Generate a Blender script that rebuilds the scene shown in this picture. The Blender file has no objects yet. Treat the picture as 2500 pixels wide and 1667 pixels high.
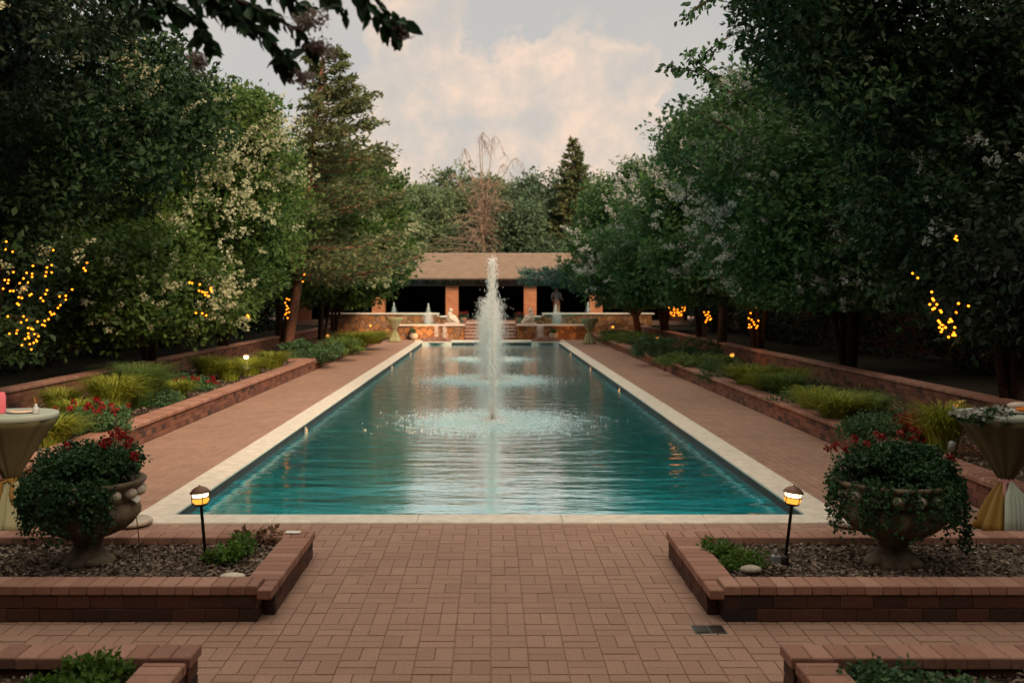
import bpy, math, random
import numpy as np
from mathutils import Vector, Matrix
random.seed(7)
RNG = np.random.default_rng(7)
PI = math.pi
scene = bpy.context.scene
COL = scene.collection
F = 2431.0; CX = 1198.0; HY = 719.6; EYE = 2.0     # photo pixel scale, used only to read positions off the photograph

def world_at(px, py, d):
    return ((px-CX)*d/F, d, EYE-(py-HY)*d/F)
def ground_at(px, py, z):
    d = F*(EYE-z)/(py-HY)
    return ((px-CX)*d/F, d, z)

# ------------------------------------------------------------------ object helpers
def tag(o, label=None, cat=None, group=None, kind=None):
    if label: o['label'] = label
    if cat: o['category'] = cat
    if group: o['group'] = group
    if kind: o['kind'] = kind
    return o
def empty(name, loc=(0,0,0), rz=0, label=None, cat=None, group=None):
    o = bpy.data.objects.new(name, None); COL.objects.link(o)
    o.location = loc; o.rotation_euler = (0,0,rz)
    o.empty_display_size = .1
    return tag(o, label, cat, group)
def np_object(name, V, Q, mat, parent=None, tint=None, smooth=False):
    V = np.asarray(V, dtype=np.float32).reshape(-1,3); Q = np.asarray(Q, dtype=np.int32).reshape(-1,4)
    me = bpy.data.meshes.new(name)
    me.vertices.add(len(V)); me.vertices.foreach_set('co', V.ravel())
    me.loops.add(len(Q)*4); me.loops.foreach_set('vertex_index', Q.ravel())
    me.polygons.add(len(Q)); me.polygons.foreach_set('loop_start', np.arange(0,len(Q)*4,4,dtype=np.int32))
    me.polygons.foreach_set('use_smooth', np.full(len(Q), smooth, dtype=bool))
    me.update(calc_edges=True)
    if tint is not None:
        a = me.attributes.new('tint','FLOAT','POINT'); a.data.foreach_set('value', np.asarray(tint,dtype=np.float32))
    me.materials.append(mat)
    o = bpy.data.objects.new(name, me); COL.objects.link(o)
    if parent is not None: o.parent = parent
    return o

class MB:
    """collects simple shapes into one mesh"""
    def __init__(s): s.v=[]; s.f=[]; s.t=[]; s.sm=[]
    def add(s, vs, fs, tint=None, smooth=False):
        b=len(s.v); s.v+= [tuple(v) for v in vs]; s.f+=[tuple(i+b for i in f) for f in fs]
        if tint is None: tint=random.random()
        s.t += [tint]*len(vs); s.sm += [smooth]*len(fs)
    def box(s, x0,x1,y0,y1,z0,z1, bev=0.0, tint=None, M=None):
        if x0>x1: x0,x1=x1,x0
        if y0>y1: y0,y1=y1,y0
        if bev<=0:
            vs=[(x,y,z) for z in (z0,z1) for y in (y0,y1) for x in (x0,x1)]
            fs=[(0,2,3,1),(4,5,7,6),(0,1,5,4),(1,3,7,5),(3,2,6,7),(2,0,4,6)]
        else:
            b=min(bev,(x1-x0)*.45,(y1-y0)*.45,(z1-z0)*.45)
            vs=[];
            def ring(ix,z): return [(x0+ix,y0+ix,z),(x1-ix,y0+ix,z),(x1-ix,y1-ix,z),(x0+ix,y1-ix,z)]
            vs+=ring(b,z0)+ring(0,z0+b)+ring(0,z1-b)+ring(b,z1)
            fs=[(3,2,1,0),(12,13,14,15)]
            for k in range(3):
                for i in range(4):
                    j=(i+1)%4; fs.append((k*4+i,k*4+j,k*4+4+j,k*4+4+i))
        if M is not None: vs=[M@Vector(v) for v in vs]
        s.add(vs,fs,tint)
    def tube(s, pts, rad, seg=8, tint=None, cap=True, jitter=0):
        pts=[Vector(p) for p in pts]; n=len(pts)
        if not hasattr(rad,'__len__'): rad=[rad]*n
        vs=[]; up=Vector((0.13,0.21,1)).normalized(); prev=None
        for i,p in enumerate(pts):
            d=(pts[min(i+1,n-1)]-pts[max(i-1,0)])
            if d.length<1e-9: d=Vector((0,0,1))
            d.normalize()
            a = d.cross(up) if prev is None else (prev-d*prev.dot(d))
            if a.length<1e-4: a=d.cross(Vector((1,0,0)))
            a.normalize(); prev=a; b=d.cross(a)
            for k in range(seg):
                t=2*PI*k/seg; r=rad[i]*(1+jitter*random.uniform(-1,1))
                vs.append(p+a*(math.cos(t)*r)+b*(math.sin(t)*r))
        fs=[]
        for i in range(n-1):
            for k in range(seg):
                k2=(k+1)%seg; fs.append((i*seg+k,i*seg+k2,(i+1)*seg+k2,(i+1)*seg+k))
        if cap:
            fs.append(tuple(range(seg-1,-1,-1))); fs.append(tuple((n-1)*seg+k for k in range(seg)))
        s.add(vs,fs,tint,True)
    def lathe(s, prof, seg=32, c=(0,0,0), mod=None, tint=None, smooth=True):
        vs=[]; n=len(prof)
        for i,(r,z) in enumerate(prof):
            for k in range(seg):
                t=2*PI*k/seg; rr=r*(mod(i,t,z) if mod else 1)
                vs.append((c[0]+rr*math.cos(t),c[1]+rr*math.sin(t),c[2]+z))
        fs=[]
        for i in range(n-1):
            for k in range(seg):
                k2=(k+1)%seg; fs.append((i*seg+k,i*seg+k2,(i+1)*seg+k2,(i+1)*seg+k))
        if prof[0][0]>1e-4: fs.append(tuple(range(seg-1,-1,-1)))
        if prof[-1][0]>1e-4: fs.append(tuple((n-1)*seg+k for k in range(seg)))
        s.add(vs,fs,tint,smooth)
    def ball(s, c, r, seg=12, rings=8, tint=None, M=None):
        if not hasattr(r,'__len__'): r=(r,r,r)
        vs=[];fs=[]
        for i in range(rings+1):
            a=-PI/2+PI*i/rings
            a=max(min(a,PI/2-.02),-PI/2+.02)
            for k in range(seg):
                t=2*PI*k/seg
                p=Vector((math.cos(a)*math.cos(t)*r[0],math.cos(a)*math.sin(t)*r[1],math.sin(a)*r[2]))
                if M is not None: p=M@p
                vs.append((c[0]+p.x,c[1]+p.y,c[2]+p.z))
        for i in range(rings):
            for k in range(seg):
                k2=(k+1)%seg; fs.append((i*seg+k,i*seg+k2,(i+1)*seg+k2,(i+1)*seg+k))
        fs.append(tuple(range(seg-1,-1,-1))); fs.append(tuple(rings*seg+k for k in range(seg)))
        s.add(vs,fs,tint,True)
    def build(s, name, mat, parent=None):
        me=bpy.data.meshes.new(name); me.from_pydata(s.v,[],s.f)
        me.polygons.foreach_set('use_smooth', s.sm)
        a=me.attributes.new('tint','FLOAT','POINT'); a.data.foreach_set('value', s.t)
        me.materials.append(mat); me.update()
        o=bpy.data.objects.new(name,me); COL.objects.link(o)
        if parent is not None: o.parent=parent
        return o

# ------------------------------------------------------------------ materials
def new_mat(name):
    m=bpy.data.materials.new(name); m.use_nodes=True; nt=m.node_tree; nt.nodes.clear()
    out=nt.nodes.new('ShaderNodeOutputMaterial'); return m,nt,out
def N(nt,t,**kw):
    n=nt.nodes.new(t)
    for k,v in kw.items(): setattr(n,k,v)
    return n
def L(nt,a,b): nt.links.new(a,b)
def ramp(nt, fac, stops):
    r=N(nt,'ShaderNodeValToRGB'); e=r.color_ramp.elements
    while len(e)<len(stops): e.new(.5)
    for i,(p,c) in enumerate(stops): e[i].position=p; e[i].color=(*c,1)
    L(nt,fac,r.inputs[0]); return r.outputs[0]
def noise(nt, scale, detail=4, rough=.6, vec=None, coords='Object', sc=None):
    n=N(nt,'ShaderNodeTexNoise'); n.inputs['Scale'].default_value=scale; n.inputs['Detail'].default_value=detail; n.inputs['Roughness'].default_value=rough
    if vec is None:
        tc=N(nt,'ShaderNodeTexCoord'); vec=tc.outputs[coords]
        if sc is not None:
            mp=N(nt,'ShaderNodeMapping'); mp.inputs['Scale'].default_value=sc; L(nt,vec,mp.inputs[0]); vec=mp.outputs[0]
    L(nt,vec,n.inputs['Vector']); return n
def tintnode(nt):
    a=N(nt,'ShaderNodeAttribute'); a.attribute_name='tint'; return a.outputs['Fac']
def math_(nt,op,a,b=None,c=None,clamp=False):
    m=N(nt,'ShaderNodeMath',operation=op); m.use_clamp=clamp
    for i,x in enumerate((a,b,c)):
        if x is None: continue
        if hasattr(x,'is_output') or hasattr(x,'links'): L(nt,x,m.inputs[i])
        else: m.inputs[i].default_value=x
    return m.outputs[0]
def mixc(nt,fac,a,b,mode='MIX'):
    m=N(nt,'ShaderNodeMix',data_type='RGBA',blend_type=mode)
    for i,x in ((0,fac),(6,a),(7,b)):
        if hasattr(x,'links'): L(nt,x,m.inputs[i])
        elif i==0: m.inputs[0].default_value=x
        else: m.inputs[i].default_value=(*x,1)
    return m.outputs[2]
def principled(nt,out,color,rough=.8,spec=.3,bump=None,bstr=.3,bdist=.01,metal=0):
    p=N(nt,'ShaderNodeBsdfPrincipled')
    if hasattr(color,'links'): L(nt,color,p.inputs['Base Color'])
    else: p.inputs['Base Color'].default_value=(*color,1)
    if hasattr(rough,'links'): L(nt,rough,p.inputs['Roughness'])
    else: p.inputs['Roughness'].default_value=rough
    p.inputs['Specular IOR Level'].default_value=spec; p.inputs['Metallic'].default_value=metal
    if bump is not None:
        b=N(nt,'ShaderNodeBump'); b.inputs['Strength'].default_value=bstr; b.inputs['Distance'].default_value=bdist
        L(nt,bump,b.inputs['Height']); L(nt,b.outputs[0],p.inputs['Normal'])
    L(nt,p.outputs[0],out.inputs[0]); return p
def simple(name,c,rough=.7,spec=.3,var=.15,scale=8,metal=0,bstr=.2,bdist=.005):
    m,nt,out=new_mat(name)
    n=noise(nt,scale)
    lo=tuple(x*(1-var) for x in c); hi=tuple(min(1,x*(1+var)) for x in c)
    col=ramp(nt,n.outputs[0],[(.3,lo),(.7,hi)])
    principled(nt,out,col,rough,spec,n.outputs[0],bstr,bdist,metal); return m
def brick_mat(name, stops, var=.35, rough=.85):
    m,nt,out=new_mat(name)
    t=tintnode(nt); base=ramp(nt,t,stops)
    big=noise(nt,.9,6,.7); fine=noise(nt,60,4)
    c=mixc(nt,math_(nt,'MULTIPLY',big.outputs[0],var),base,(.10,.075,.06))
    c=mixc(nt,.35,c,ramp(nt,fine.outputs[0],[(.3,(.3,.3,.3)),(.7,(1,1,1))]),'MULTIPLY')
    principled(nt,out,c,rough,.25,fine.outputs[0],.7,.006); return m
def leaf_mat(name, dark, light, trans=.25, rough=.55, warm=None):
    m,nt,out=new_mat(name)
    t=tintnode(nt); n=noise(nt,.9,3)
    f=math_(nt,'ADD',math_(nt,'MULTIPLY',t,.6),math_(nt,'MULTIPLY',n.outputs[0],.5))
    stops=[(.2,dark),(.75,light)]
    if warm: stops.append((.97,warm))
    c=ramp(nt,f,stops)
    p=N(nt,'ShaderNodeBsdfPrincipled'); L(nt,c,p.inputs['Base Color']); p.inputs['Roughness'].default_value=rough; p.inputs['Specular IOR Level'].default_value=.25
    tr=N(nt,'ShaderNodeBsdfTranslucent'); L(nt,c,tr.inputs[0])
    mx=N(nt,'ShaderNodeMixShader'); mx.inputs[0].default_value=trans
    L(nt,p.outputs[0],mx.inputs[1]); L(nt,tr.outputs[0],mx.inputs[2]); L(nt,mx.outputs[0],out.inputs[0]); return m
def glow_mat(name,c,s):
    m,nt,out=new_mat(name); e=N(nt,'ShaderNodeEmission'); e.inputs[0].default_value=(*c,1); e.inputs[1].default_value=s
    L(nt,e.outputs[0],out.inputs[0]); return m

M={}
M['paver']=brick_mat('paver_brick',[(0,(.41,.245,.18)),(.35,(.455,.275,.20)),(.7,(.49,.30,.215)),(1,(.43,.26,.19))],.42)
M['joint']=simple('sand_joint',(.31,.205,.155),.95,.1,.3,40)
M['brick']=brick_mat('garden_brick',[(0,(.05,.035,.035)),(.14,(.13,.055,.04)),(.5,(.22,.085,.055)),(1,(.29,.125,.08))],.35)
M['plantershade']=brick_mat('shaded_planter_brick',[(0,(.025,.018,.018)),(.14,(.06,.028,.02)),(.5,(.10,.04,.026)),(1,(.14,.06,.038))],.35)  # garden brick darkened in its colour to stand for shade on the planter fronts
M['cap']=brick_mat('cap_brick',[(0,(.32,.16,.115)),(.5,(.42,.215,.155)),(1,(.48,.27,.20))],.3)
M['mortar']=simple('mortar',(.16,.12,.10),.95,.1,.3,30)
M['coping']=simple('cast_coping',(.67,.61,.52),.8,.25,.14,9)
M['poolwall']=simple('dark_pool_tile',(.035,.034,.036),.6,.25,.3,5)
M['poolfloor']=simple('teal_pool_plaster',(.03,.27,.28),.8,.2,.12,1.2)
M['soil']=simple('soil',(.065,.045,.032),.95,.1,.4,6,bstr=.8,bdist=.03)
M['grounddark']=simple('ground_litter',(.022,.019,.012),.95,.1,.4,4,bstr=.8,bdist=.03)
M['bark']=simple('bark_brown',(.06,.040,.028),.9,.15,.4,20,bstr=.8,bdist=.02)
M['barkred']=simple('bark_reddish',(.22,.10,.065),.9,.15,.4,18,bstr=.8,bdist=.02)
M['twig']=simple('dead_twig',(.30,.215,.155),.9,.1,.3,6)
M['stone']=simple('carved_stone',(.42,.37,.30),.85,.2,.3,20,bstr=.6,bdist=.01)
M['palestone']=simple('pale_stone',(.62,.54,.45),.85,.2,.15,14,bstr=.4,bdist=.01)
M['urn']=simple('weathered_urn',(.14,.11,.075),.85,.2,.45,11,bstr=.8,bdist=.01)
M['metal']=simple('bronze_metal',(.035,.025,.02),.5,.4,.2,30,metal=.5)
M['hood']=simple('copper_hood',(.16,.085,.055),.5,.4,.2,30,metal=.4)
M['greymetal']=simple('grey_metal',(.22,.22,.22),.6,.4,.2,30)
M['grate']=simple('green_grate',(.06,.09,.075),.6,.3,.25,40)
M['amber']=glow_mat('amber_lamp_glass',(1,.42,.05),.95)
M['hot']=glow_mat('bright_lamp_glass',(1,.72,.38),3.0)
M['bulb']=glow_mat('fairy_bulb',(1,.23,.010),3.2)
M['poollight']=glow_mat('pool_lamp',(1,.40,.10),1.3)
M['white']=simple('white_plastic',(.7,.68,.62),.6,.3,.05,30)
M['darkwood']=simple('dark_wood',(.018,.013,.012),.8,.15,.3,10)
M['beam']=simple('painted_beam',(.11,.085,.08),.8,.2,.3,10)
M['fascia']=simple('fascia',(.34,.26,.22),.8,.2,.1,10)
M['floorstone']=simple('terrace_paving',(.40,.25,.19),.85,.2,.2,5)
M['step']=simple('step_tread',(.52,.36,.29),.85,.2,.15,10)
M['riser']=simple('step_riser',(.22,.11,.08),.85,.2,.25,10)
M['cloth']=simple('sage_cloth',(.33,.33,.19),.9,.1,.08,3)
M['clothpale']=simple('pale_cloth',(.38,.43,.36),.9,.1,.05,3)
M['clothbrown']=simple('olive_cloth',(.10,.088,.045),.9,.1,.1,3)
M['clothgold']=simple('gold_cloth',(.26,.145,.03),.7,.3,.1,3)
M['clothpink']=simple('pink_ribbon',(.55,.28,.27),.8,.2,.05,3)
M['pink']=simple('pink_wax',(.75,.16,.20),.6,.3,.05,9)
M['glassware']=simple('frosted_glass',(.5,.5,.47),.25,.5,.05,9)
M['orange']=simple('orange_napkin',(.65,.19,.03),.8,.2,.1,9)
M['redflower']=leaf_mat('red_petals',(.12,.004,.006),(.27,.010,.011),.2)
M['darkred']=leaf_mat('maroon_petals',(.14,.01,.012),(.30,.025,.02),.2)
M['terracotta']=simple('terracotta',(.42,.20,.12),.85,.2,.15,9)
M['skin']=simple('skin',(.40,.22,.16),.6,.3,.05,9)
M['hair']=simple('hair',(.03,.02,.015),.7,.3,.1,30)
M['shirt']=simple('white_shirt',(.33,.36,.38),.9,.1,.05,9)
M['trousers']=simple('tan_trousers',(.22,.15,.10),.9,.1,.05,9)
# foliage
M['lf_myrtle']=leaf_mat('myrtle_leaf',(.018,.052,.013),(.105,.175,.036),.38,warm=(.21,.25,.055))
M['lf_myrtle_dark']=leaf_mat('myrtle_leaf_shaded',(.006,.020,.008),(.026,.060,.018),.2)  # edge darkness of the near trees put into the leaf colour
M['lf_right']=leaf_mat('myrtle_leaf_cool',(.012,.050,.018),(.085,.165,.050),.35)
M['lf_shade']=leaf_mat('shaded_leaf',(.006,.013,.006),(.018,.036,.014),.2)  # deep shade of the crowns put into the leaf colour
M['lf_conifer']=leaf_mat('cedar_needles',(.060,.090,.036),(.20,.22,.09),.4,warm=(.28,.18,.10))
M['lf_juniper']=leaf_mat('juniper_needles',(.035,.085,.070),(.11,.20,.16),.25)
M['lf_far']=leaf_mat('far_leaf_hazed',(.075,.115,.060),(.19,.25,.115),.35)  # both far leaf colours lightened to stand for distance haze
M['lf_fardark']=leaf_mat('far_leaf_dark',(.045,.088,.052),(.12,.18,.095),.3)
M['lf_grass']=leaf_mat('grass_gold',(.13,.17,.022),(.34,.38,.045),.3,warm=(.42,.36,.06))
M['lf_grassgreen']=leaf_mat('grass_green',(.05,.10,.025),(.15,.23,.05),.3)
M['lf_shrub']=leaf_mat('shrub_green',(.035,.085,.035),(.085,.17,.065),.25)
M['lf_bright']=leaf_mat('bright_leaf',(.03,.09,.015),(.12,.22,.03),.3)
M['lf_dark']=leaf_mat('dark_leaf',(.012,.040,.016),(.035,.095,.032),.2)
M['blossom']=leaf_mat('cream_blossom',(.36,.37,.20),(.64,.62,.40),.4)
M['blossomcool']=leaf_mat('white_blossom',(.30,.31,.27),(.55,.54,.47),.35)
M['seedhead']=leaf_mat('brown_blossom',(.24,.17,.15),(.42,.34,.31),.4)
M['chips']=leaf_mat('bark_chip',(.06,.042,.032),(.27,.205,.155),.0,.9,warm=(.46,.38,.31))
M['dryleaf']=leaf_mat('dry_leaf',(.12,.07,.04),(.25,.15,.09),.1,.9)

# rubble stone
m,nt,out=new_mat('rubble_stone'); tc=N(nt,'ShaderNodeTexCoord')
v1=N(nt,'ShaderNodeTexVoronoi'); v1.inputs['Scale'].default_value=4.2; L(nt,tc.outputs['Object'],v1.inputs['Vector'])
v2=N(nt,'ShaderNodeTexVoronoi',feature='DISTANCE_TO_EDGE'); v2.inputs['Scale'].default_value=4.2; L(nt,tc.outputs['Object'],v2.inputs['Vector'])
sep=N(nt,'ShaderNodeSeparateColor'); L(nt,v1.outputs['Color'],sep.inputs[0])
c=ramp(nt,sep.outputs[0],[(0,(.20,.085,.04)),(.35,(.42,.17,.06)),(.65,(.50,.25,.10)),(1,(.28,.16,.10))])
e=math_(nt,'LESS_THAN',v2.outputs['Distance'],.05)
c=mixc(nt,e,c,(.12,.085,.06)); fn=noise(nt,25)
c=mixc(nt,.4,c,ramp(nt,fn.outputs[0],[(.3,(.35,.35,.35)),(.7,(1,1,1))]),'MULTIPLY')
principled(nt,out,c,.9,.2,math_(nt,'MINIMUM',v2.outputs['Distance'],.12),.8,.12); M['rubble']=m
# laid brick for pavilion pillars and far walls (brick texture in the wall plane)
def wall_brick(name,c1,c2,mort):
    m,nt,out=new_mat(name); g=N(nt,'ShaderNodeNewGeometry'); sp=N(nt,'ShaderNodeSeparateXYZ'); L(nt,g.outputs['Position'],sp.inputs[0])
    cb=N(nt,'ShaderNodeCombineXYZ'); L(nt,math_(nt,'ADD',sp.outputs[0],sp.outputs[1]),cb.inputs[0]); L(nt,sp.outputs[2],cb.inputs[1])
    b=N(nt,'ShaderNodeTexBrick'); L(nt,cb.outputs[0],b.inputs['Vector']); b.inputs['Scale'].default_value=1
    b.inputs['Brick Width'].default_value=.21; b.inputs['Row Height'].default_value=.075; b.inputs['Mortar Size'].default_value=.008
    b.inputs['Color1'].default_value=(*c1,1); b.inputs['Color2'].default_value=(*c2,1); b.inputs['Mortar'].default_value=(*mort,1)
    fn=noise(nt,1.5,5); c=mixc(nt,.5,b.outputs[0],ramp(nt,fn.outputs[0],[(.3,(.55,.55,.55)),(.7,(1,1,1))]),'MULTIPLY')
    principled(nt,out,c,.85,.2,b.outputs['Fac'],.5,-.01); return m
M['pillarbrick']=wall_brick('pillar_brick',(.46,.18,.085),(.60,.26,.12),(.30,.15,.10))
M['boundarybrick']=wall_brick('boundary_brick',(.09,.03,.02),(.14,.05,.03),(.06,.04,.035))
# roof shingles
m,nt,out=new_mat('roof_shingle'); tc=N(nt,'ShaderNodeTexCoord')
b=N(nt,'ShaderNodeTexBrick'); L(nt,tc.outputs['Object'],b.inputs['Vector']); b.inputs['Scale'].default_value=1
b.inputs['Brick Width'].default_value=.3; b.inputs['Row Height'].default_value=.14; b.inputs['Mortar Size'].default_value=.006
b.inputs['Color1'].default_value=(.25,.175,.125,1); b.inputs['Color2'].default_value=(.20,.14,.10,1); b.inputs['Mortar'].default_value=(.12,.08,.06,1)
fn=noise(nt,2,5); c=mixc(nt,.4,b.outputs[0],ramp(nt,fn.outputs[0],[(.3,(.65,.65,.65)),(.7,(1,1,1))]),'MULTIPLY')
principled(nt,out,c,.9,.15,b.outputs['Fac'],.3,-.01); M['roof']=m

# water surface: fresnel sky mirror over a slightly milky teal body
JETS=[(0.03,16.66),(0.0,24.6),(0.0,32.6)]
m,nt,out=new_mat('pool_water'); g=N(nt,'ShaderNodeNewGeometry'); pos=g.outputs['Position']
mp=N(nt,'ShaderNodeMapping'); mp.inputs['Scale'].default_value=(.55,1.7,1); L(nt,pos,mp.inputs[0])
n1=noise(nt,1.1,2,.5,vec=mp.outputs[0]); n2=noise(nt,4.2,3,.6,vec=mp.outputs[0]); n3=noise(nt,14,2,.5,vec=mp.outputs[0])
h=math_(nt,'ADD',math_(nt,'MULTIPLY',n1.outputs[0],.017),math_(nt,'MULTIPLY',n2.outputs[0],.0052))
h=math_(nt,'ADD',h,math_(nt,'MULTIPLY',n3.outputs[0],.0013))
for jx,jy in JETS:
    d=N(nt,'ShaderNodeVectorMath',operation='DISTANCE'); L(nt,pos,d.inputs[0]); d.inputs[1].default_value=(jx,jy,-.1)
    wob=math_(nt,'ADD',d.outputs['Value'],math_(nt,'MULTIPLY',n1.outputs[0],.5))
    s_=math_(nt,'SINE',math_(nt,'MULTIPLY',wob,17.0))
    fall=math_(nt,'DIVIDE',.0034,math_(nt,'ADD',math_(nt,'MULTIPLY',math_(nt,'POWER',d.outputs['Value'],1.6),.5),.55))
    h=math_(nt,'ADD',h,math_(nt,'MULTIPLY',s_,fall))
    sp_=math_(nt,'DIVIDE',.010,math_(nt,'ADD',math_(nt,'POWER',d.outputs['Value'],2.2),.6))
    h=math_(nt,'ADD',h,math_(nt,'MULTIPLY',math_(nt,'MULTIPLY',n3.outputs[0],sp_),1.6))
bp=N(nt,'ShaderNodeBump'); bp.inputs['Strength'].default_value=1; bp.inputs['Distance'].default_value=1.0; L(nt,h,bp.inputs['Height'])
fr=N(nt,'ShaderNodeFresnel'); fr.inputs['IOR'].default_value=1.33; L(nt,bp.outputs[0],fr.inputs['Normal'])
gl=N(nt,'ShaderNodeBsdfGlossy'); gl.inputs['Roughness'].default_value=.06; gl.inputs[0].default_value=(1,1,1,1); L(nt,bp.outputs[0],gl.inputs['Normal'])
# faint line of surface scum a hand's breadth off each long wall
sp=N(nt,'ShaderNodeSeparateXYZ'); L(nt,pos,sp.inputs[0])
ax=math_(nt,'ABSOLUTE',math_(nt,'ADD',sp.outputs[0],math_(nt,'MULTIPLY',math_(nt,'SUBTRACT',n1.outputs[0],.5),.20)))
ln=math_(nt,'SUBTRACT',1.0,math_(nt,'MULTIPLY',math_(nt,'ABSOLUTE',math_(nt,'SUBTRACT',ax,2.58)),28.0),clamp=True)
sc=math_(nt,'MULTIPLY',ln,math_(nt,'MULTIPLY',math_(nt,'SUBTRACT',n2.outputs[0],.42),2.6,clamp=True),clamp=True)
body=mixc(nt,math_(nt,'MULTIPLY',sc,.35),(.006,.80,.98),(.6,.85,.85))
df=N(nt,'ShaderNodeBsdfDiffuse'); L(nt,body,df.inputs[0])
tl=N(nt,'ShaderNodeBsdfTranslucent'); tl.inputs[0].default_value=(.35,.45,.38,1)
md=N(nt,'ShaderNodeMixShader'); md.inputs[0].default_value=.10; L(nt,df.outputs[0],md.inputs[1]); L(nt,tl.outputs[0],md.inputs[2])
tp=N(nt,'ShaderNodeBsdfTransparent'); tp.inputs[0].default_value=(.55,.9,.88,1)
mb=N(nt,'ShaderNodeMixShader'); mb.inputs[0].default_value=.85; L(nt,tp.outputs[0],mb.inputs[1]); L(nt,md.outputs[0],mb.inputs[2])
mx=N(nt,'ShaderNodeMixShader'); L(nt,math_(nt,'MINIMUM',math_(nt,'MULTIPLY',fr.outputs[0],2.7),.94),mx.inputs[0]); L(nt,mb.outputs[0],mx.inputs[1]); L(nt,gl.outputs[0],mx.inputs[2]); L(nt,mx.outputs[0],out.inputs[0]); M['water']=m
# spray droplets
def spray(name,c,alpha):
    m,nt,out=new_mat(name); d=N(nt,'ShaderNodeBsdfDiffuse'); d.inputs[0].default_value=(*c,1); t=N(nt,'ShaderNodeBsdfTranslucent'); t.inputs[0].default_value=(*c,1)
    a=N(nt,'ShaderNodeMixShader'); a.inputs[0].default_value=.5; L(nt,d.outputs[0],a.inputs[1]); L(nt,t.outputs[0],a.inputs[2])
    p=N(nt,'ShaderNodeBsdfTransparent'); b=N(nt,'ShaderNodeMixShader'); b.inputs[0].default_value=alpha; L(nt,p.outputs[0],b.inputs[1]); L(nt,a.outputs[0],b.inputs[2]); L(nt,b.outputs[0],out.inputs[0]); return m
M['spray']=spray('water_spray',(1,.97,.94),.40)
M['foam']=spray('water_foam',(1,.97,.94),.75)

# ------------------------------------------------------------------ foliage generators (numpy)
def unit(a): return a/np.maximum(np.linalg.norm(a,axis=1,keepdims=True),1e-9)
def leaf_quads(C, A, Nn, ln, wid, fold=.12):
    A=unit(A); Bv=unit(np.cross(Nn,A)); Nn=unit(np.cross(A,Bv))
    ln=ln[:,None]; w=ln*wid
    v0=C; v1=C+A*ln*.45+Bv*w+Nn*ln*fold; v2=C+A*ln; v3=C+A*ln*.45-Bv*w+Nn*ln*fold
    V=np.stack([v0,v1,v2,v3],1).reshape(-1,3); Q=np.arange(len(C)*4).reshape(-1,4); return V,Q
def round_leaves(C, A, Nn, ln, wid):
    A=unit(A); Bv=unit(np.cross(Nn,A)); Nn=unit(np.cross(A,Bv)); ln=ln[:,None]; rows=[]
    for t,w_ in ((0,.05),(.18,.55),(.42,1.0),(.7,.78),(.9,.32),(1.0,.02)):
        p=C+A*ln*t-Nn*ln*.22*t*t; e_=Bv*ln*wid*w_; rows.append((p-e_+Nn*ln*.10*w_,p,p+e_+Nn*ln*.10*w_))
    V=np.concatenate([np.stack(x,1) for x in rows],1).reshape(-1,3); b=np.arange(len(C))*18; q=[]
    for s_ in range(5):
        for c_ in range(2): q.append(np.stack([b+3*s_+c_,b+3*s_+c_+1,b+3*s_+c_+4,b+3*s_+c_+3],1))
    return V,np.concatenate(q)
def clump_centres(rng, blobs, n, inner=.25, lump=.2):
    b=np.array(blobs,dtype=float); area=(b[:,3]*b[:,4]+b[:,4]*b[:,5]+b[:,3]*b[:,5]); p=area/area.sum()
    idx=rng.choice(len(b),n,p=p); d=unit(rng.normal(size=(n,3)))
    ph=rng.uniform(0,6,size=(len(b),3))[idx]
    K=15; lob=unit(rng.normal(size=(len(b)*K,3))).reshape(len(b),K,3); sel=lob[idx,rng.integers(0,K,n)]; spread=rng.normal(size=(n,3))*.36
    d=unit(sel+spread); dev=np.linalg.norm(d-sel,axis=1)
    f=1.07-.34*dev; f=f+.5*lump*(np.sin(d[:,0]*4.1+ph[:,0])*np.sin(d[:,1]*3.7+ph[:,1])+.7*np.sin(d[:,2]*6.3+ph[:,2])*np.sin(d[:,0]*7+ph[:,1]))
    r=np.where(rng.random(n)<inner, rng.uniform(.3,.8,n), rng.uniform(.82,1.03,n))*f
    c=b[idx,:3]+d*b[idx,3:6]*r[:,None]; return c,d,r
def foliage(name, blobs, nclump, nleaf, lsize, seed, mat, parent=None, cr=(.28,.6), wid=.3, droop=0., lump=.2, inner=.25, zmin=None, needle=False):
    rng=np.random.default_rng(seed)
    c,d,_=clump_centres(rng,blobs,nclump,inner,lump)
    rad=rng.uniform(cr[0],cr[1],nclump)
    ct=rng.random(nclump)
    k=np.repeat(np.arange(nclump),nleaf); n=len(k)
    off=unit(rng.normal(size=(n,3)))*(rng.random(n)**.45)[:,None]*rad[k][:,None]*np.array([1,1,.62])
    C=c[k]+off
    nrm=unit(off)*.6+np.array([0,0,.8])+rng.normal(size=(n,3))*.55
    A=unit(off)*.7+rng.normal(size=(n,3))*.7+np.array([0,0,-droop])
    if needle: A=d[k]*.9+unit(off)*.3+rng.normal(size=(n,3))*.45+np.array([0,0,.15])
    ln=lsize*rng.uniform(.6,1.35,n)
    if zmin is not None:
        keep=C[:,2]>zmin; C,A,nrm,ln,k=C[keep],A[keep],nrm[keep],ln[keep],k[keep]
    V,Q=leaf_quads(C,A,nrm,ln,wid)
    t=np.clip(ct[k]*.55+rng.random(len(k))*.45,0,1)
    return np_object(name,V,Q,mat,parent,np.repeat(t,4))
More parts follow.
